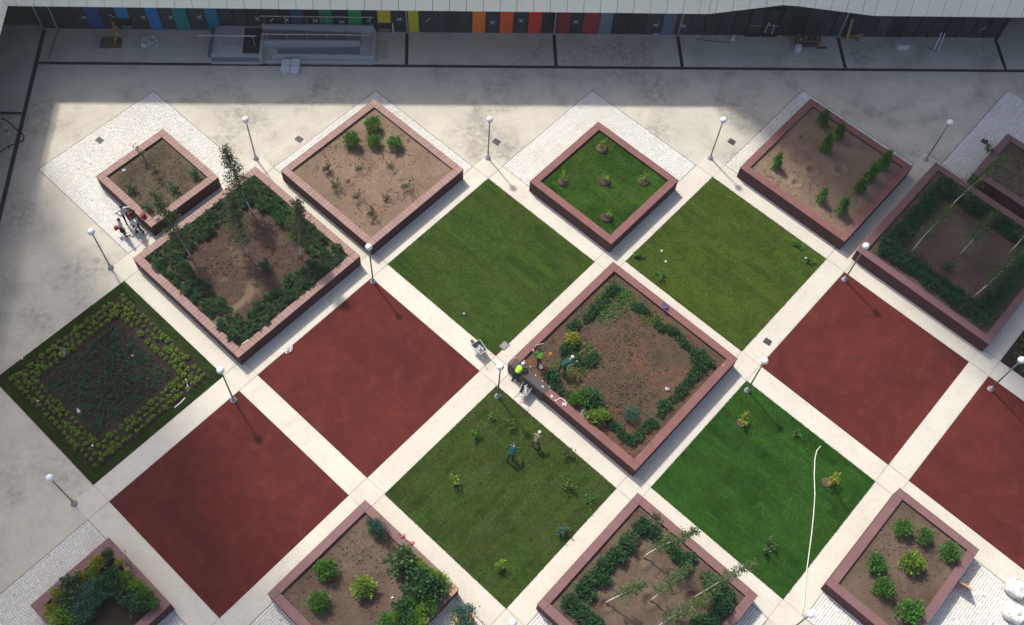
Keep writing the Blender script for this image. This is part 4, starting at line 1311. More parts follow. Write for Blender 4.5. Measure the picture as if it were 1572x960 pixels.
# ================================================================ PEOPLE
def person(loc, rz, bend=0.0, arms=None, legs=None, cols=None, hair='hair', head_tilt=0.0, label='', vest=None, cap=None, z0=0.0, skirt=False, scale=1.0):
    """one continuous body; forward is +Y. bend pitches the torso forward (degrees)"""
    cols = cols or {}
    ps = Vector((0, 0, .93))
    Rb = Matrix.Rotation(-R(bend), 3, 'X')
    legs = legs or [((0, .02, -.44), (0, -.03, -.43)), ((0, .02, -.44), (0, -.03, -.43))]
    arms = arms or [((.05, .02, -.28), (0, .08, -.25)), ((-.05, .02, -.28), (0, .08, -.25))]
    up = lambda x, y, z: ps + Rb @ Vector((x, y, z - .93))
    seg = []   # (p0, p1, r0, r1, zone)

    def bone(p, q, a, b, zone): seg.append((Vector(p), Vector(q), a, b, zone))
    bone(up(-.055, 0, .95), up(.055, 0, .95), .125, .125, 'legs')
    bone(up(0, 0, .97), up(0, .01, 1.12), .135, .13, 'shirt')
    bone(up(-.05, .01, 1.12), up(-.07, .01, 1.32), .115, .105, 'shirt')
    bone(up(.05, .01, 1.12), up(.07, .01, 1.32), .115, .105, 'shirt')
    bone(up(-.15, 0, 1.40), up(.15, 0, 1.40), .068, .068, 'shirt')
    bone(up(0, .0, 1.40), up(0, .02, 1.52), .058, .052, 'skin')
    Rh = Rb @ Matrix.Rotation(-R(head_tilt), 3, 'X')
    nk = up(0, .02, 1.50)
    hd = lambda x, y, z: nk + Rh @ Vector((x, y, z))
    bone(hd(0, .02, .10), hd(0, .0, .155), .082, .094, 'skin')
    bone(hd(0, .05, .045), hd(0, .045, .09), .055, .068, 'skin')
    bone(hd(0, .105, .095), hd(0, .088, .125), .018, .011, 'skin')
    for s_ in (-1, 1): bone(hd(s_ * .088, 0, .09), hd(s_ * .092, -.008, .125), .014, .016, 'skin')
    ankles = []
    for k, s_ in enumerate((1, -1)):
        sh = up(s_ * .185, 0, 1.395)
        e = sh + Vector(arms[k][0]); wv = e + Vector(arms[k][1])
        bone(sh, e, .058, .045, 'sleeve'); bone(e, wv, .043, .030, 'forearm')
        fd = (wv - e).normalized(); sd_ = fd.cross(Vector((0, 0, 1)));
        sd_ = sd_.normalized() if sd_.length > .1 else Vector((1, 0, 0))
        nn = sd_.cross(fd)
        pm = wv + fd * .085
        for q in (-.026, 0, .026): bone(wv + sd_ * q * .6, pm + sd_ * q, .020, .017, 'skin')
        for q, L in ((-.033, .062), (-.011, .078), (.011, .072), (.033, .055)):
            f0 = pm + sd_ * q; f1 = f0 + fd * L * .55 - nn * .012; f2 = f1 + fd * L * .35 - nn * .03
            bone(f0, f1, .0095, .009, 'skin'); bone(f1, f2, .009, .008, 'skin')
        t0 = wv + fd * .03 + sd_ * .03 * s_; t1 = t0 + fd * .035 + sd_ * .03 * s_; t2 = t1 + fd * .035
        bone(t0, t1, .012, .011, 'skin'); bone(t1, t2, .011, .009, 'skin')
        hp = ps + Vector((s_ * .092, 0, -.03))
        kn = hp + Vector(legs[k][0]); an = kn + Vector(legs[k][1])
        bone(hp, kn, .090, .060, 'legs'); bone(kn, an, .058, .040, 'legs')
        bone(an + Vector((0, -.035, -.035)), an + Vector((s_ * .015, .15, -.045)), .043, .036, 'shoe')
        ankles.append(an.z - .09)
    if skirt:
        for q in np.linspace(0, 6.283, 9): bone(ps + Vector((.05 * math.cos(q), .04 * math.sin(q), 0)), ps + Vector((.14 * math.cos(q), .12 * math.sin(q), -.46)), .075, .055, 'legs')
    dz = -min(ankles)
    mb = MB()
    for p, q, a, b, zn in seg:
        n = 9
        mb.ball(p, a, n, 6); mb.ball(q, b, n, 6)
        mb.tube([p, q], [a, b], n)
    me = mb.mesh('tmp', MAT['skin'])
    tmp = bpy.data.objects.new('tmp', me); COL.objects.link(tmp)
    md = tmp.modifiers.new('r', 'REMESH'); md.mode = 'VOXEL'; md.voxel_size = .013; md.use_smooth_shade = True
    s2 = tmp.modifiers.new('s', 'SMOOTH'); s2.factor = .5; s2.iterations = 2
    dg = bpy.context.evaluated_depsgraph_get()
    bm_ = bpy.data.meshes.new_from_object(tmp.evaluated_get(dg))
    bpy.data.objects.remove(tmp)
    zones = ['skin', 'shirt', 'sleeve', 'forearm', 'legs', 'shoe']
    dflt = dict(skin='skin', shirt='shirt_white', sleeve=cols.get('shirt', 'shirt_white'), forearm='skin', legs='trousers_black', shoe='shoe')
    bm_.materials.clear()
    for z in zones: bm_.materials.append(MAT[cols.get(z, dflt[z])])
    n = len(bm_.polygons)
    cen = np.zeros(n * 3); bm_.polygons.foreach_get('center', cen); cen = cen.reshape(-1, 3)
    best = np.full(n, 1e9); idx = np.zeros(n, dtype=np.int32)
    for p, q, a, b, zn in seg:
        p_ = np.array(p); d_ = np.array(q) - p_; L2 = d_ @ d_ + 1e-9
        t = np.clip(((cen - p_) @ d_) / L2, 0, 1)
        dist = np.linalg.norm(cen - (p_ + t[:, None] * d_), axis=1) - (a + (b - a) * t)
        k = dist < best; best[k] = dist[k]; idx[k] = zones.index(zn)
    bm_.polygons.foreach_set('material_index', idx)
    root = tag(empty('person', (loc[0], loc[1], loc[2] + z0), rz), label, 'person')
    root.scale = (scale * .9,) * 3
    b = link('body', bm_, root, (0, 0, dz))
    # hair or cap, eyes
    hm = MB()
    rings = []
    for j in range(7):
        t = j / 6 * 1.75
        for i in range(14):
            a = i / 14 * 6.283
            x, y, z = math.sin(t) * math.cos(a), math.sin(t) * math.sin(a), math.cos(t)
            if y > .25 and t > 1.1: z = max(z, .40)
            rings.append(hd(x * .100, y * .108 - .008, .150 + z * .105) + Vector((0, 0, dz)))
    fs = [(j * 14 + i, (j + 1) * 14 + i, (j + 1) * 14 + (i + 1) % 14, j * 14 + (i + 1) % 14) for j in range(6) for i in range(14)]
    hm.add(rings, fs)
    if cap:
        pk = [hd(x, .095 + y, .165 - y * .25) + Vector((0, 0, dz)) for x, y in ((-.075, 0), (-.06, .07), (0, .09), (.06, .07), (.075, 0))]
        hm.add(pk + [p + Vector((0, 0, -.008)) for p in pk], [(0, 1, 2, 3, 4), (9, 8, 7, 6, 5)] + [(i, i + 5, i + 6, i + 1) for i in range(4)])
    hm.build('cap' if cap else 'hair', MAT[cap or hair], root, smooth=True)
    em = MB()
    for s_ in (-1, 1): em.ball(hd(s_ * .034, .088, .125) + Vector((0, 0, dz)), .011, 6, 4)
    em.build('eyes', MAT['hair'], root)
    if vest:
        vm = MB()
        V = []
        zs = [1.02, 1.12, 1.22, 1.32, 1.40, 1.455]; rx = [.165, .175, .188, .20, .19, .12]; ry = [.158, .152, .14, .135, .10, .085]
        for z, a_, b_ in zip(zs, rx, ry):
            for i in range(16):
                t = i / 16 * 6.283
                V.append(up(a_ * math.cos(t), b_ * math.sin(t) + .01, z) + Vector((0, 0, dz)))
        vm.add(V, [(j * 16 + i, j * 16 + (i + 1) % 16, (j + 1) * 16 + (i + 1) % 16, (j + 1) * 16 + i) for j in range(5) for i in range(16)])
        vm.build('vest', MAT[vest], root, smooth=True)
    return root


STAND = [((.01, .03, -.44), (.01, -.03, -.43)), ((-.01, .03, -.44), (-.01, -.03, -.43))]
STRIDE = [((.03, .14, -.42), (.02, -.10, -.42)), ((-.02, -.05, -.44), (-.02, -.12, -.41))]
AKIMBO = [((.22, -.06, -.18), (-.13, .10, -.20)), ((-.22, -.06, -.18), (.13, .10, -.20))]
DOWN = [((.06, .02, -.28), (.0, .06, -.25)), ((-.06, .02, -.28), (.0, .06, -.25))]
HOLD = [((.08, .08, -.27), (-.08, .22, .02)), ((-.08, .08, -.27), (.08, .22, .02))]
# four visitors on the cobbles
person(at(197, 342), R(-150), 4, AKIMBO, STAND, dict(legs='trousers_navy', forearm='skin'), label='visitor in white shirt with hands on hips, close to the planter wall')
person(at(192, 362), R(-60), 4, DOWN, STAND, dict(shirt='shirt_lilac', legs='trousers_black', forearm='skin'), label='dark haired visitor in pale top and black skirt with a red bag', skirt=True, scale=.96)
person(at(215, 358), R(-215), 8, [((.06, .02, -.28), (.0, .10, -.24)), ((-.08, .10, -.26), (.02, .22, -.10))], STRIDE, dict(legs='trousers_black', forearm='shirt_white'), label='visitor in white shirt and black trousers standing at the planter corner')
person(at(208, 347), R(-110), 10, HOLD, STAND, dict(shirt='maroon_cloth', legs='trousers_navy', forearm='skin'), label='visitor in dark red top half hidden between two white shirts')
mb = MB(); mb.box((0, 0, .13), (.24, .13, .22), taper=.85)
b_ = mb.build('handbag', MAT['bag_red'], None, (*at(183, 359).xy, .42), (0, 0, .6)); tag(b_, 'bright red handbag carried by the visitor in the black skirt', 'bag')
m2 = MB(); m2.tube([(-.07, 0, .23), (-.05, 0, .40), (.05, 0, .40), (.07, 0, .23)], .01, 5); m2.build('handle', MAT['bag_red'], b_)
q = at(221, 333, .9)
mb = MB(); mb.box((0, 0, .12), (.24, .17, .24), taper=.8); b2 = mb.build('backpack', MAT['bag_red'], None, (q.x, q.y, .90), (0, 0, .9)); tag(b2, 'dark red backpack resting on the planter edge beside the visitors', 'bag')
m2 = MB(); m2.box((0, -.10, .10), (.17, .05, .13), taper=.8); m2.build('pocket', MAT['maroon_cloth'], b2)

# black tarpaulin draped over the central planter edge
ctr = cell(1, 1)
root = tag(empty('tarpaulin', ctr, GROT), 'black tarpaulin draped over the central planter edge beside the gardeners', 'tarpaulin')
n = 26
V = []
rr = random.Random(4)
prof = [(.46, TOP + .012), (.30, TOP + .018), (.05, TOP + .018), (-.028, TOP + .012), (-.04, .7), (-.045, .4), (-.06, .03)]
yb = -PH * U
for i in range(n):
    x_ = -4.02 + 2.3 * i / (n - 1)
    for j, (dy, z_) in enumerate(prof):
        w_ = .012 * math.sin(i * 1.3 + j) * (j > 3)
        V.append((x_ + .05 * math.sin(j * 1.1) * (i in (0, n - 1)), yb + dy + w_ - .012 * (j > 2), z_ + rr.uniform(0, .008)))
m_ = len(prof)
mb = MB(); mb.add(V, [(i * m_ + j, i * m_ + j + 1, (i + 1) * m_ + j + 1, (i + 1) * m_ + j) for i in range(n - 1) for j in range(m_ - 1)])
mb.build('sheet', MAT['grime'], root, smooth=True)
m2 = MB()
for i in range(0, n, 5): m2.lathe([(.02, 0), (.025, .012), (.01, .014)], (V[i * m_][0], V[i * m_][1] - .04, TOP + .022), n=8)
m2.build('eyelets', MAT['steel'], root)

# gardeners
GW = dict(shirt='green_work', legs='green_dark', forearm='green_work')
person((*at(827, 561, SOIL).xy, SOIL), R(25), 10, [((.08, .12, -.25), (-.05, .2, -.08)), ((-.08, .12, -.25), (.06, .18, .04))], STRIDE, GW, label='gardener in yellow vest standing with a rake in the central planter', vest='hivis', head_tilt=15)
person((*at(792, 584, 0).xy, 0), R(-50), 38, [((.05, .2, -.2), (0, .22, -.05)), ((-.05, .2, -.2), (0, .22, -.05))], STRIDE, GW, label='gardener in yellow vest leaning on the planter edge by the wheelbarrow', vest='hivis', cap='cap_white', head_tilt=-10)
person((*at(862, 573, SOIL).xy, SOIL), R(-60), 52, [((.0, .14, -.24), (-.02, .24, -.06)), ((0, .10, -.26), (.05, .14, -.2))], STRIDE, GW, label='bending gardener in dark green with a white cap among the plants', cap='cap_white')
TW = dict(shirt='teal_work', legs='teal_work', forearm='teal_work')
person((*at(783, 707, 0).xy, .01), R(-25), 55, [((.04, .1, -.26), (0, .16, -.2)), ((-.04, .1, -.26), (0, .16, -.2))], STRIDE, TW, label='person in teal overalls bending over the lawn', hair='teal_work', scale=.88)
person((*at(821, 687, 0).xy, .01), R(-30), 34, [((.1, .08, -.27), (.05, .1, -.24)), ((-.1, .08, -.27), (-.05, .1, -.24))], [((.10, .10, -.42), (.06, -.10, -.42)), ((-.10, .10, -.42), (-.06, -.10, -.42))],
       dict(shirt='beige_cloth', legs='brown_cloth', forearm='beige_cloth'), label='person in beige clothes and white cap stooping over the lawn', cap='cap_white', scale=.88)
person((*at(1178, 53, 0).xy, 0), R(160), 45, [((.05, .1, -.26), (0, .14, -.2)), ((-.05, .1, -.26), (0, .14, -.2))], STRIDE, dict(shirt='grey_cloth', legs='trousers_navy', forearm='skin'), label='person in pale top bending in the entrance doorway')

# ================================================================ TOOLS AND SMALL THINGS
def wheelbarrow(p, rz, label, load):
    root = tag(empty('wheelbarrow', p, rz), label, 'wheelbarrow', 'wheelbarrows of the gardeners')
    root.scale = (.86, .86, .86)
    mb = MB()
    # tub: open tray
    o_ = [(-.40, -.24), (.42, -.33), (.42, .33), (-.40, .24)]; i_ = [(-.26, -.16), (.24, -.20), (.24, .20), (-.26, .16)]
    t_ = .02
    V = [(x, y, .62) for x, y in o_] + [(x, y, .34) for x, y in i_] + [(x * .94, y * .93, .62) for x, y in o_] + [(x * .94, y * .93, .36) for x, y in i_]
    F = []
    for k in range(4):
        k2 = (k + 1) % 4
        F += [(k, k2, 4 + k2, 4 + k), (8 + k2, 8 + k, 12 + k, 12 + k2), (k2, k, 8 + k, 8 + k2)]
    F += [(4, 5, 6, 7), (15, 14, 13, 12)]
    mb.add(V, F); mb.build('tub', MAT['galv'], root)
    m2 = MB(); rim = [(x, y, .625) for x, y in o_]; m2.tube(rim + [rim[0]], .018, 6); m2.build('rim', MAT['steel'], root)
    for s_ in (-1, 1):
        m3 = MB(); m3.tube([(.62, s_ * .06, .2), (.30, s_ * .17, .32), (-.30, s_ * .24, .36), (-.78, s_ * .28, .60)], .018, 6); m3.build('shaft', MAT['steel'], root)
        m4 = MB(); m4.tube([(-.66, s_ * .27, .53), (-.82, s_ * .285, .62)], .026, 6); m4.build('grip', MAT['red_paint'], root)
        m5 = MB(); m5.tube([(-.22, s_ * .22, .35), (-.34, s_ * .24, .02)], .016, 6); m5.build('leg', MAT['steel'], root)
    wv = MB(); n = 18; ring_ = [(.62 + .19 * math.cos(6.283 * k / n), 0, .2 + .19 * math.sin(6.283 * k / n)) for k in range(n + 1)]
    wv.tube(ring_, .045, 8); wh = wv.build('wheel', MAT['tyre'], root)
    hb = MB(); hb.tube([(.62, -.07, .2), (.62, .07, .2)], .09, 10); hb.build('rim', MAT['red_paint'], wh)
    if load:
        lm = MB()
        rr = random.Random(load)
        for k in range(3): lm.tube([(rr.uniform(-.18, .18), rr.uniform(-.12, .12), .36), (rr.uniform(-.22, .22), rr.uniform(-.14, .14), .50), (rr.uniform(-.2, .24), rr.uniform(-.15, .15), .56)], .016, 5)
        tag(lm.build('tool_bundle', MAT['white' if load == 1 else 'sack'], None, root.location, (0, 0, rz)), 'bundle of pale scraps lying in the ' + ('wheelbarrow on the path by the red field' if load == 1 else 'wheelbarrow beside the central planter'), 'scraps')
    return root


q = at(736, 541); wheelbarrow((q.x, q.y, .02), R(125), 'dark wheelbarrow standing on the white path beside the red rubber field', 1)
q = at(806, 604); wheelbarrow((q.x, q.y, .02), R(60), 'wheelbarrow standing against the wall of the central planter', 2)


def tool(p, q, name, label, handle, head, headmat):
    root = tag(empty(name, p), label, 'tool')
    d = Vector(q) - Vector(p)
    mb = MB(); mb.tube([(0, 0, 0), d], .016, 6); mb.build('handle', handle, root)
    head(root, d, headmat)
    return root


def rake_head(root, d, m):
    mb = MB(); s_ = Vector((1, .25, 0)).normalized()
    mb.tube([d - s_ * .22, d + s_ * .22], .018, 6)
    for k in range(8):
        c_ = d + s_ * (-.2 + .057 * k); mb.tube([c_, c_ + Vector((.02, .05, -.06))], .007, 4)
    mb.build('rake_head', m, root)


def blade_head(root, d, m):
    mb = MB()
    u = d.normalized(); s_ = u.cross(Vector((0, 0, 1))).normalized(); n_ = s_.cross(u)
    V = [s_ * -.10, s_ * .10, s_ * .10 - u * .2, s_ * 0 - u * .30, s_ * -.10 - u * .2]
    mb.add(V + [v + n_ * .012 for v in V], [(0, 1, 2, 3, 4), (9, 8, 7, 6, 5)] + [(i, i + 5, (i + 1) % 5 + 5, (i + 1) % 5) for i in range(5)])
    mb.build('blade', m, root)
    m2 = MB(); m2.tube([d - s_ * .07, d + s_ * .07], .028, 6); m2.tube([d, d - u * .16], .026, 6); m2.build('grip', MAT['orange'], root)


a_ = at(818, 557, SOIL); b_ = at(828, 529, SOIL + 1.5)
tool((a_.x, a_.y, SOIL + .02), (b_.x, b_.y, SOIL + 1.5), 'rake', 'rake with pale head held up by the standing gardener', MAT['wood'], rake_head, MAT['steel'])
a_ = at(832, 564, SOIL); b_ = at(845, 544, SOIL + .75)
tool((a_.x, a_.y, SOIL + .25), (b_.x, b_.y, SOIL + .85), 'shovel', 'shovel with an orange grip stuck in the central planter soil', MAT['steel'], blade_head, MAT['lamp_grey'])
a_ = at(866, 574, SOIL); b_ = at(874, 562, SOIL + .6)
tool((a_.x, a_.y, SOIL + .02), (b_.x, b_.y, SOIL + .7), 'hoe', 'short pale hoe handle under the bending gardener', MAT['wood'], rake_head, MAT['steel'])


def crumple(name, p, size, mat, label, cat, seed, flat=.35):
    r = np.random.default_rng(seed)
    n, m = 10, 6
    mb = MB(); mb.ball((0, 0, size * flat * .8), (size, size * .7, size * flat), n, m)
    mb.v = [tuple(np.array(v) * (1 + .35 * r.standard_normal())) for v in mb.v]
    mb.v = [(x, y, max(0.0, z)) for x, y, z in mb.v]
    o = mb.build(name, mat, None, p, (0, 0, r.random() * 6))
    return tag(o, label, cat)


for x, y, s_, lb in [(833, 594, .12, 'crumpled white paper on the darkened planter edge'), (847, 609, .12, 'white plastic bag on the central planter edge'), (853, 615, .09, 'small white scrap on the central planter edge'), (865, 621, .13, 'torn white wrapping lowest on the central planter edge')]:
    crumple('litter', at(x, y, TOP), s_ * .62, MAT['white'], lb, 'litter', int(x))
mb = MB(); mb.tube([(0, 0, .03), (.15, .08, .04), (.3, -.02, .03), (.42, -.2, .03), (.36, -.36, .03)], .022, 5)
tag(mb.build('white_strap', MAT['white'], None, at(856, 614, TOP)), 'curled white strap on the central planter edge', 'strap')
crumple('folded_cloth', at(1021, 472, TOP), .22, MAT['purple'], 'dark purple cloth on the upper right edge of the central planter', 'cloth', 3, .3)
crumple('red_scrap', at(1111, 561, TOP), .07, MAT['pink'], 'tiny red scrap at the right corner of the central planter', 'litter', 5)
crumple('plastic_bag', at(896, 634, SOIL), .18, MAT['lamp_grey'], 'grey plastic bag between the bush and the central planter edge', 'bag', 6, .6)
crumple('plastic_bag', at(1024, 598, SOIL), .13, MAT['slab'], 'pale grey bag on the soil at the right of the central planter', 'bag', 7, .6)
for x, y, s_, lb in [(1015.6, 386, .07, 'upper white litter spot on the olive lawn'), (1022, 402, .06, 'lower white litter spot on the olive lawn'), (1237, 397, .06, 'white litter spot near the right corner of the olive lawn'), (121, 632, .1, 'white litter in the dark flower bed'), (204, 547, .06, 'tiny white litter in the middle of the dark flower bed'),
                     (142, 684, .06, 'tiny white litter near the bottom of the dark flower bed'), (58, 616, .06, 'white litter among the left border plants'), (34, 551, .06, 'white litter on the upper left turf edging'), (191, 262, .09, 'white litter in the small upper left planter'), (712, 482, .05, 'white litter speck on the green lawn'), (602, 918, .05, 'white litter speck in the bottom planter soil')]:
    z_ = SOIL + .03 if lb.endswith('planter') or lb.endswith('planter soil') else .05
    crumple('litter', at(x, y, z_), s_, MAT['white'], lb, 'litter', int(x + y), .5)

# pink toys and other things on the bottom planter edge
for x, y, lb in [(619, 823, 'upper pink plastic toy on the bottom planter edge'), (633, 834, 'lower pink plastic toy on the bottom planter edge')]:
    q = at(x, y, TOP)
    root = tag(empty('pink_toy', q, .7), lb, 'toy', 'pink toys on the planter edge')
    root.scale = (.75, .75, .75)
    mb = MB(); mb.lathe([(.13, 0), (.14, .05), (.09, .12), (.03, .15)], n=12); mb.build('hood', MAT['pink'], root, smooth=True)
    m2 = MB(); m2.tube([(.0, 0, .10), (-.12, .10, .22), (-.2, .22, .30)], .022, 6); m2.build('handle', MAT['cable'], root)
q = at(687, 896, TOP); mb = MB(); mb.ball((0, 0, .07), (.13, .12, .09), 12, 8); mb.box((.1, 0, .03), (.14, .18, .015))
tag(mb.build('helmet', MAT['lamp_white'], None, q, (0, 0, .8), True), 'white safety helmet on the corner of the bottom planter', 'helmet')
q = at(694, 906, TOP); mb = MB(); mb.box((0, 0, .05), (.42, .5, .1)); b_ = mb.build('cardboard_box', MAT['cardboard'], None, q, (0, 0, GROT)); tag(b_, 'flat brown cardboard box on the corner of the bottom planter', 'box')
m2 = MB(); m2.box((0, 0, .104), (.02, .5, .006)); m2.build('seam', MAT['wood_dark'], b_)
q = at(673, 884, TOP); crumple('blue_rag', q, .08, MAT['bluegrey'] if 'bluegrey' in MAT else MAT['panel_bluegrey'], 'small blue rag on the bottom planter edge', 'rag', 9)

# potted shrub by the bottom edge
q = at(712, 958, 0)
root = tag(empty('potted_tree', (q.x, q.y, .02)), 'grey green shrub in an orange tub at the bottom edge', 'tree')
mb = MB(); mb.lathe([(.42, 0), (.5, .38), (.5, .42), (.45, .42), (.43, .36), (.02, .34)], n=20, caps=False); mb.build('tub', MAT['plywood'], root, smooth=False)
mb = MB(); mb.tube([(0, 0, .3), (.03, .02, .9), (-.02, .04, 1.5)], [.035, .028, .012], 6); mb.build('trunk', MAT['stem'], root)
link('crown', bush_mesh('crown', MAT['bush_blue'], .46, 1.15, 1700, .08, 77, 24), root, (0, 0, .55))
# orange plank behind the lower right planter
q = at(1478, 897, 0)
root = tag(empty('plywood_board', (q.x, q.y, .02), R(-38)), 'orange plywood board leaning on the lower right planter', 'board')
mb = MB(); mb.add([(-.35, 0, 0), (.35, 0, 0), (.35, -.42, .8), (-.35, -.42, .8), (-.35, .02, .02), (.35, .02, .02), (.35, -.40, .82), (-.35, -.40, .82)], [(3, 2, 1, 0), (4, 5, 6, 7), (0, 1, 5, 4), (1, 2, 6, 5), (2, 3, 7, 6), (3, 0, 4, 7)])
mb.build('sheet', MAT['plywood'], root)
m2 = MB(); m2.box((0, -.19, .44), (.66, .05, .05)); m2.build('batten', MAT['wood'], root)


# bulk bags
def bulk_bag(p, rz, seed, label):
    r = np.random.default_rng(seed)
    root = tag(empty('bulk_bag', p, rz), label, 'bulk bag', 'white bulk bags')
    root.scale = (.86, .8, .7)
    n = 9
    g = np.linspace(-1, 1, n)
    V = []; F = []
    for face in range(5):
        o_ = len(V)
        for i in range(n):
            for j in range(n):
                u, v = g[i], g[j]
                x, y, z = ((u, v, 1), (u, -1, v), (1, u, v), (-u, 1, v), (-1, -u, v))[face]
                l_ = (abs(x) ** 4 + abs(y) ** 4 + abs(z) ** 4) ** .25
                k = 1 + .05 * math.sin(5 * x + 3 * z + seed) * math.cos(4 * y - 2 * z) + .03 * math.sin(11 * x + seed) * math.sin(9 * y)
                V.append((x / l_ * .55 * k, y / l_ * .55 * k, .36 + z / l_ * .36 * (k + (.14 * math.sin(3 * x + seed) * math.cos(3 * y) if face == 0 else 0))))
        for i in range(n - 1):
            for j in range(n - 1): F.append((o_ + i * n + j, o_ + (i + 1) * n + j, o_ + (i + 1) * n + j + 1, o_ + i * n + j + 1))
    mb = MB(); mb.add(V, F); mb.build('sack', MAT['sack'], root, smooth=True)
    for sx in (-1, 1):
        for sy in (-1, 1):
            m2 = MB(); m2.tube([(sx * .42, sy * .40, .66), (sx * .30, sy * .30, .80), (sx * .18, sy * .42, .74), (sx * .2, sy * .46, .64)], .022, 5); m2.build('loop', MAT['white'], root)
    m3 = MB(); m3.lathe([(.20, .70), (.24, .76), (.12, .84), (.05, .82)], n=10); m3.build('neck', MAT['sack'], root)


q = at(1556, 905); bulk_bag((q.x, q.y, .02), R(-42), 1, 'upper of two white bulk bags at the lower right edge')
q = at(1553, 943); bulk_bag((q.x, q.y, .02), R(-35), 2, 'lower of two white bulk bags at the lower right edge')
crumple('litter', at(1520, 957), .13, MAT['white'], 'white scrap left of the lower bulk bag', 'litter', 44)

# hose and cables
mb = MB(); mb.tube([at(x, y, .05) for x, y in ((1260, 685), (1254, 692), (1251, 705), (1250, 730), (1251, 760), (1249, 790), (1246, 820), (1242, 850), (1238, 880), (1236, 905), (1234, 925), (1232, 945))], .025, 7)
tag(mb.build('garden_hose', MAT['hose'], None, smooth=True), 'pale garden hose lying across the bright green lawn', 'hose')
mb = MB(); mb.tube([at(x, y, .03) for x, y in ((2, 182), (12, 186), (25, 198), (37, 208), (36, 216), (24, 221), (12, 225), (0, 234), (-14, 245))], .03, 6)
tag(mb.build('cable', MAT['cable'], None), 'black cable looping over the slot drain at the left edge', 'cable')
mb = MB(); mb.tube([at(90, 46, .03), at(84, 62, .03), at(78, 78, .03), at(74, 90, .03)], .02, 5)
tag(mb.build('thin_rod', MAT['cable'], None), 'thin dark rod lying in the top left corner', 'rod')
for x0, y0, x1, y1, lb in [(285, 582, 289, 602, 'upper white pipe on the flower bed edge'), (284, 611, 268, 626, 'lower white pipe on the flower bed edge'), (371, 529, 386, 517, 'pale plank in the bottom corner of the left birch planter')]:
    z_ = SOIL + .08 if y0 < 540 else .06
    mb = MB(); mb.tube([at(x0, y0, z_), at((x0 + x1) / 2 + 1, (y0 + y1) / 2, z_ + .02), at(x1, y1, z_)], .03, 6)
    tag(mb.build('pipe', MAT['white'] if z_ < .5 else MAT['slab'], None), lb, 'pipe')


# drain covers
def cover(x, y, s_, rz, label, light=False):
    p = at(x, y, 0)
    root = tag(empty('drain_cover', (p.x, p.y, .032), rz), label, 'drain cover', 'square drain covers')
    mb = MB(); mb.box((0, 0, -.01), (s_, s_ * .8, .03)); mb.build('plate', MAT['iron_light' if light else 'iron'], root)
    m2 = MB()
    for sx, sy, a, b in ((0, .42, 1.06, .06), (0, -.42, 1.06, .06), (.5, 0, .06, .78), (-.5, 0, .06, .78)): m2.box((sx * s_, sy * s_, 0), (a * s_, b * s_, .03))
    m2.build('frame', MAT['iron'], root)
    if not light:
        m3 = MB()
        for k in range(6): m3.box(((-.36 + k * .145) * s_, 0, .008), (.05 * s_, .7 * s_, .01))
        m3.build('bars', MAT['drain'], root)


for x, y, lb, lt in [(153, 216, 'square iron drain cover on the cobbles by the small planter', 0), (459, 214, 'iron drain cover left of the brown soil planter', 0), (762, 218, 'iron drain cover beside the top centre lamp', 0), (1123, 218, 'iron drain cover beside the half shaded planter', 0),
                     (1511, 218, 'iron drain cover on the shaded cobbles at the top right', 0), (1178, 525, 'iron drain cover on the path left of the right red field', 0), (774, 531, 'grey cover plate on the corner of the green lawn', 1), (98, 542, 'grey cover plate in the dark flower bed', 1)]:
    cover(x, y, (.36 if not lt else .42), R(-38 if not lt else 45), lb, lt)
crumple('cement_lumps', at(443, 538, .01), .22, MAT['rubble'], 'grey cement lumps at the edge of the middle red field', 'rubble', 21, .25)


# ================================================================ THINGS ALONG THE BUILDING
def bl(x, y, z=0): 
    p = BO + Matrix.Rotation(BROT, 3, 'Z') @ Vector((x, y, z)); return p


# entrance steps with landing
root = tag(empty('entrance_steps', bl(0, 0), BROT), 'grey granite landing with steps and handrail before the blue panels', 'steps')
x0, x1 = bpt(*at(308, 95)).x, bpt(*at(400, 95)).x
mb = MB(); mb.box(((x0 + x1) / 2 + .5, 1.55, .24), (x1 - x0 - 1.0, 2.1, .48)); mb.build('landing', MAT['granite'], root)
for k in range(3):
    m2 = MB(); m2.box(((x0 + x1) / 2 + .35 - k * 0, .42 - k * .16, .18 - k * .12 + .05), (x1 - x0 - .6 - .001 * k, .158, .36 - k * .12)); m2.build('step', MAT['granite_dark' if k % 2 else 'granite'], root)
    m3 = MB(); m3.box((x0 + .86 - k * .30, 1.55, .18 - k * .06), (.297, 2.1 - .01 * k, .36 - k * .12)); m3.build('side_step', MAT['granite_dark' if k % 2 else 'granite'], root)
mb = MB(); mb.box((x1 - .5, 1.45, .485), (1.0, 2.0, .02)); mb.build('door_mat', MAT['mat_black'], root)
mb = MB(); mb.tube([(x0, .98, 1.35), (x1 - .1, .98, 1.35)], .035, 8); rl = mb.build('handrail', MAT['steel'], root)
for k in range(4):
    m2 = MB(); m2.tube([(x0 + .2 + k * (x1 - x0 - .5) / 3, .98, .2), (x0 + .2 + k * (x1 - x0 - .5) / 3, .98, 1.33)], .022, 6); m2.build('post', MAT['steel'], rl)
# ramp
root = tag(empty('access_ramp', bl(0, 0), BROT), 'grey granite access ramp with low walls and handrails before the green panels', 'ramp')
x0, x1 = bpt(*at(402, 80)).x, bpt(*at(574, 80)).x


def wedge(xa, xb, ya, yb, za, zb, mat, name):
    mb = MB(); V = [(xa, ya, 0), (xb, ya, 0), (xb, yb, 0), (xa, yb, 0), (xa, ya, za), (xb, ya, zb), (xb, yb, zb), (xa, yb, za)]
    mb.add(V, [(3, 2, 1, 0), (4, 5, 6, 7), (0, 1, 5, 4), (1, 2, 6, 5), (2, 3, 7, 6), (3, 0, 4, 7)]); mb.build(name, mat, root)


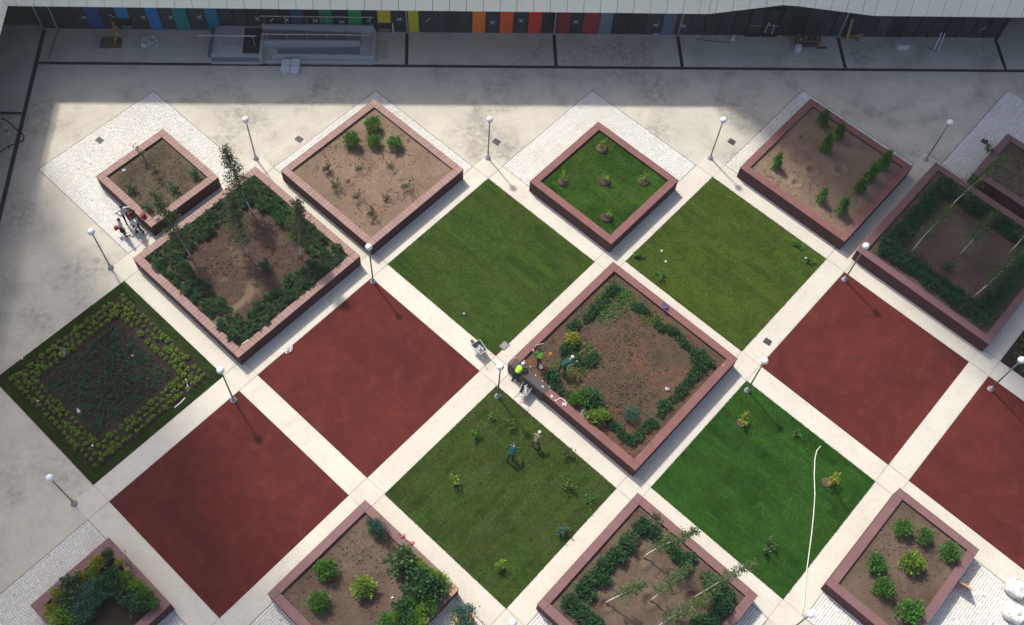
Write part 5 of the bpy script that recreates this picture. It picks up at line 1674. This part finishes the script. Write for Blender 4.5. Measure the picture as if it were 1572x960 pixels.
wedge(x0 + .15, x1 - .8, 1.42, 2.35, .47, .25, MAT['granite_dark'], 'upper_flight')
wedge(x0 + .9, x1 - .8, .52, 1.24, .02, .24, MAT['granite_dark'], 'lower_flight')
mb = MB(); mb.box((x1 - .45, 1.43, .122), (.69, 1.84, .244)); mb.build('turning_platform', MAT['granite'], root)
for (cx, cy, dx, dy, h) in (((x0 + x1) / 2, 2.45, x1 - x0, .17, .75), ((x0 + x1 - .8) / 2, 1.33, x1 - x0 - .8, .16, .62), ((x0 + x1) / 2 + .35, .42, x1 - x0 - .7, .17, .40), (x1, 1.43, .2, 2.1, .42), (x0 + .05, 1.1, .16, 1.9, .52), ((x0 + x1) / 2 + .2, .17, x1 - x0 - .4, .24, .12)):
    mb = MB(); mb.box((cx, cy, h / 2), (dx, dy, h)); mb.build('low_wall', MAT['granite'], root)
for y_, z_, xa, xb in ((2.45, 1.45, x0, x1), (1.33, 1.15, x0 + .2, x1 - .1)):
    mb = MB(); mb.tube([(xa, y_, z_), (xb, y_, z_)], .032, 8); rl = mb.build('handrail', MAT['steel'], root)
    for k in range(6):
        xx = xa + .2 + k * (xb - xa - .4) / 5; m2 = MB(); m2.tube([(xx, y_, .5), (xx, y_, z_ - .02)], .02, 6); m2.build('post', MAT['steel'], rl)
# stacked slabs on the drain
q = at(447, 106)
root = tag(empty('slab_stack', (q.x, q.y, .015), R(-4)), 'stack of pale paving slabs standing on the long drain', 'slabs')
for sx, sy, n_ in ((-.28, .24, 4), (-.28, -.24, 4), (.25, .26, 5), (.25, -.22, 3)):
    for k in range(n_):
        mb = MB(); mb.box((sx + random.uniform(-.015, .015), sy + random.uniform(-.015, .015), .035 + k * .073), (.5, .45, .07)); mb.build('slab', MAT['slab'], root)
# timber trestle on a board
q = at(171, 66)
mb = MB()
root = tag(empty('site_board', (q.x, q.y, .015), R(2)), 'dark weathered board lying in the top left shade', 'board')
for k in range(4):
    mb = MB(); mb.box((0, -.33 + k * .22, .03), (1.25, .20, .05)); mb.build('plank', MAT['wood_dark'], root)
q = at(183, 62)
root = tag(empty('trestle', (q.x, q.y, .07), R(20)), 'raw timber trestle standing on the dark board', 'trestle')
for sy in (-.35, .35):
    for s_ in (-1, 1):
        mb = MB(); mb.tube([(s_ * .35, sy, 0), (-s_ * .05, sy, 1.0)], .035, 4); mb.build('leg', MAT['wood'], root)
mb = MB(); mb.box((0, 0, 1.02), (.09, 1.0, .09)); mb.build('beam', MAT['wood'], root)
mb = MB(); mb.tube([(-.3, -.35, .25), (.3, .35, .25)], .025, 4); mb.build('brace', MAT['wood'], root)
# rubble heap
q = at(229, 67)
r = random.Random(5)
root = tag(empty('rubble_heap', (q.x, q.y, 0)), 'heap of pale rubble and torn sacks in the top left shade', 'rubble')
for k in range(26):
    a_, d_ = r.uniform(0, 6.28), r.uniform(0, .5)
    mb = MB(); mb.box((0, 0, 0), (r.uniform(.12, .36), r.uniform(.08, .2), r.uniform(.04, .12)), taper=.8)
    mb.build('chunk', MAT['rubble'] if k % 4 else MAT['sack'], root, (d_ * math.cos(a_), d_ * math.sin(a_), .06 + .26 * (1 - d_ / .5) * r.random()), (r.uniform(-.5, .5), r.uniform(-.5, .5), r.uniform(0, 3)))
# workbench pile at the right
q = at(1237, 70)
root = tag(empty('workbench', (q.x, q.y, 0), R(-2)), 'low dark workbench piled with tools right of the entrance', 'workbench')
mb = MB(); mb.box((0, 0, .62), (1.45, .6, .06)); mb.build('top', MAT['wood_dark'], root)
for sx in (-.65, .65):
    for sy in (-.25, .25):
        mb = MB(); mb.box((sx, sy, .295), (.07, .07, .59)); mb.build('leg', MAT['wood_dark'], root)
mb = MB(); mb.box((0, 0, .2), (1.3, .5, .04)); mb.build('shelf', MAT['wood_dark'], root)
r = random.Random(8)
for k in range(7):
    mb = MB(); mb.box((0, 0, .04), (r.uniform(.1, .3), r.uniform(.06, .16), .08))
    tag(mb.build('tool_case', MAT['cable' if k % 2 else 'iron_light'], None, (q.x - .55 + k * .18, q.y + r.uniform(-.18, .18), .652), (0, 0, r.uniform(0, 3))), 'small dark tool case on the workbench', 'tool case', 'tool cases on the workbench')
p = at(1224, 78); mb = MB(); mb.box((0, 0, .2), (.36, .30, .40), taper=.94); b_ = mb.build('pale_carton', MAT['slab'], None, (p.x, p.y, 0), (0, 0, .05)); tag(b_, 'pale carton on the ground before the workbench', 'box')
m2 = MB(); m2.box((0, 0, .402), (.05, .285, .006)); m2.build('tape', MAT['tape'], b_)
p = at(1261, 75); mb = MB(); mb.tube([(-.33, 0, .06), (.33, .03, .06)], .06, 8); b_ = mb.build('dark_log', MAT['iron'], None, (p.x, p.y, 0)); tag(b_, 'dark metal pipe length on the ground right of the workbench', 'pipe')
# timber boards leaning
q = at(1303, 60)
root = tag(empty('timber_pile', (q.x, q.y, 0)), 'scrap timber pile at the foot of the dark glazing', 'timber')
r = random.Random(3)
for k in range(9):
    mb = MB(); mb.box((0, 0, 0), (r.uniform(.5, 1.1), .12, .035)); mb.build('plank', MAT['wood' if k % 3 else 'wood_dark'], root, (r.uniform(-.1, .55), r.uniform(-.1, .2), .03 + k * .03), (r.uniform(-.05, .05), r.uniform(-.05, .05), r.uniform(-.6, .5)))
a_ = at(1300, 62, .1); b_ = at(1309, 30, 1.7)
mb = MB(); d = b_ - a_; mb.tube([(0, 0, 0), d], .07, 4); tag(mb.build('leaning_post', MAT['wood'], None, a_), 'yellow timber post leaning upright on the scrap pile', 'post')
q = at(1384, 71)
root = tag(empty('grey_crate', (q.x, q.y, 0), R(-3)), 'pale grey block crate on the ground at the top right', 'crate')
mb = MB(); mb.box((0, 0, .17), (.74, .55, .34), taper=.95); mb.build('box', MAT['slab'], root)
m2 = MB(); m2.box((0, 0, .36), (.76, .57, .04)); m2.build('lid', MAT['granite'], root)
# metal stand with two pale legs
q = at(1436, 72)
root = tag(empty('metal_stand', (q.x, q.y, 0), R(-12)), 'folding metal stand with pale legs by the dark glazing', 'stand')
for s_ in (-1, 1):
    mb = MB(); mb.tube([(s_ * .12, -.35, 0), (s_ * .10 + .15, .35, .9)], .035, 6); mb.build('leg', MAT['steel'], root)
    mb = MB(); mb.tube([(s_ * .3 - .2, -.2, 0), (s_ * .1 + .1, .2, .7)], .018, 5); mb.build('strut', MAT['iron'], root)
mb = MB(); mb.tube([(-.45, -.28, .03), (.1, -.36, .03)], .02, 5); mb.build('foot_bar', MAT['iron'], root)
p = at(1125, 61); mb = MB(); mb.lathe([(.10, 0), (.13, .22), (.135, .24), (.11, .24), (.09, .03), (.01, .03)], n=14, caps=False); b_ = mb.build('bucket', MAT['white'], None, (p.x, p.y, 0)); tag(b_, 'small white bucket on the ground left of the entrance', 'bucket')
m2 = MB(); m2.tube([(-.13, 0, .23), (-.08, .1, .27), (.08, .1, .27), (.13, 0, .23)], .008, 4); m2.build('handle', MAT['steel'], b_)
mb = MB(); mb.tube([at(1068, 60, .02), at(1090, 63, .02), at(1120, 66, .02)], .018, 5); tag(mb.build('cable', MAT['cable'], None), 'dark cable trailing to the white bucket', 'cable')
p = at(1006, 52); mb = MB(); mb.box((0, 0, .05), (.3, .16, .1)); mb.box((0, 0, .115), (.2, .1, .03)); tag(mb.build('white_package', MAT['white'], None, (p.x, p.y, 0)), 'small white package at the foot of the grey panels', 'package')

# ================================================================ AIR
mb = MB(); mb.box((0, 0, 54.5), (1240, 1240, 112.2))
hz_ = mb.mesh('haze', [])
hm_ = bpy.data.materials.new('haze_air'); hm_.use_nodes = True
ht = hm_.node_tree
for nd in list(ht.nodes):
    if nd.type != 'OUTPUT_MATERIAL': ht.nodes.remove(nd)
pv_ = ht.nodes.new('ShaderNodeVolumePrincipled')
pv_.inputs['Color'].default_value = (0.92, 0.94, 0.96, 1)
pv_.inputs['Density'].default_value = 0.00032
pv_.inputs['Anisotropy'].default_value = 0.2
ht.links.new(pv_.outputs[0], [n for n in ht.nodes if n.type == 'OUTPUT_MATERIAL'][0].inputs['Volume'])
hz_.materials.clear(); hz_.materials.append(hm_)
ho = link('haze', hz_)
ho['kind'] = 'stuff'; ho['label'] = 'thin pale haze hanging over the whole plaza'; ho['category'] = 'haze'
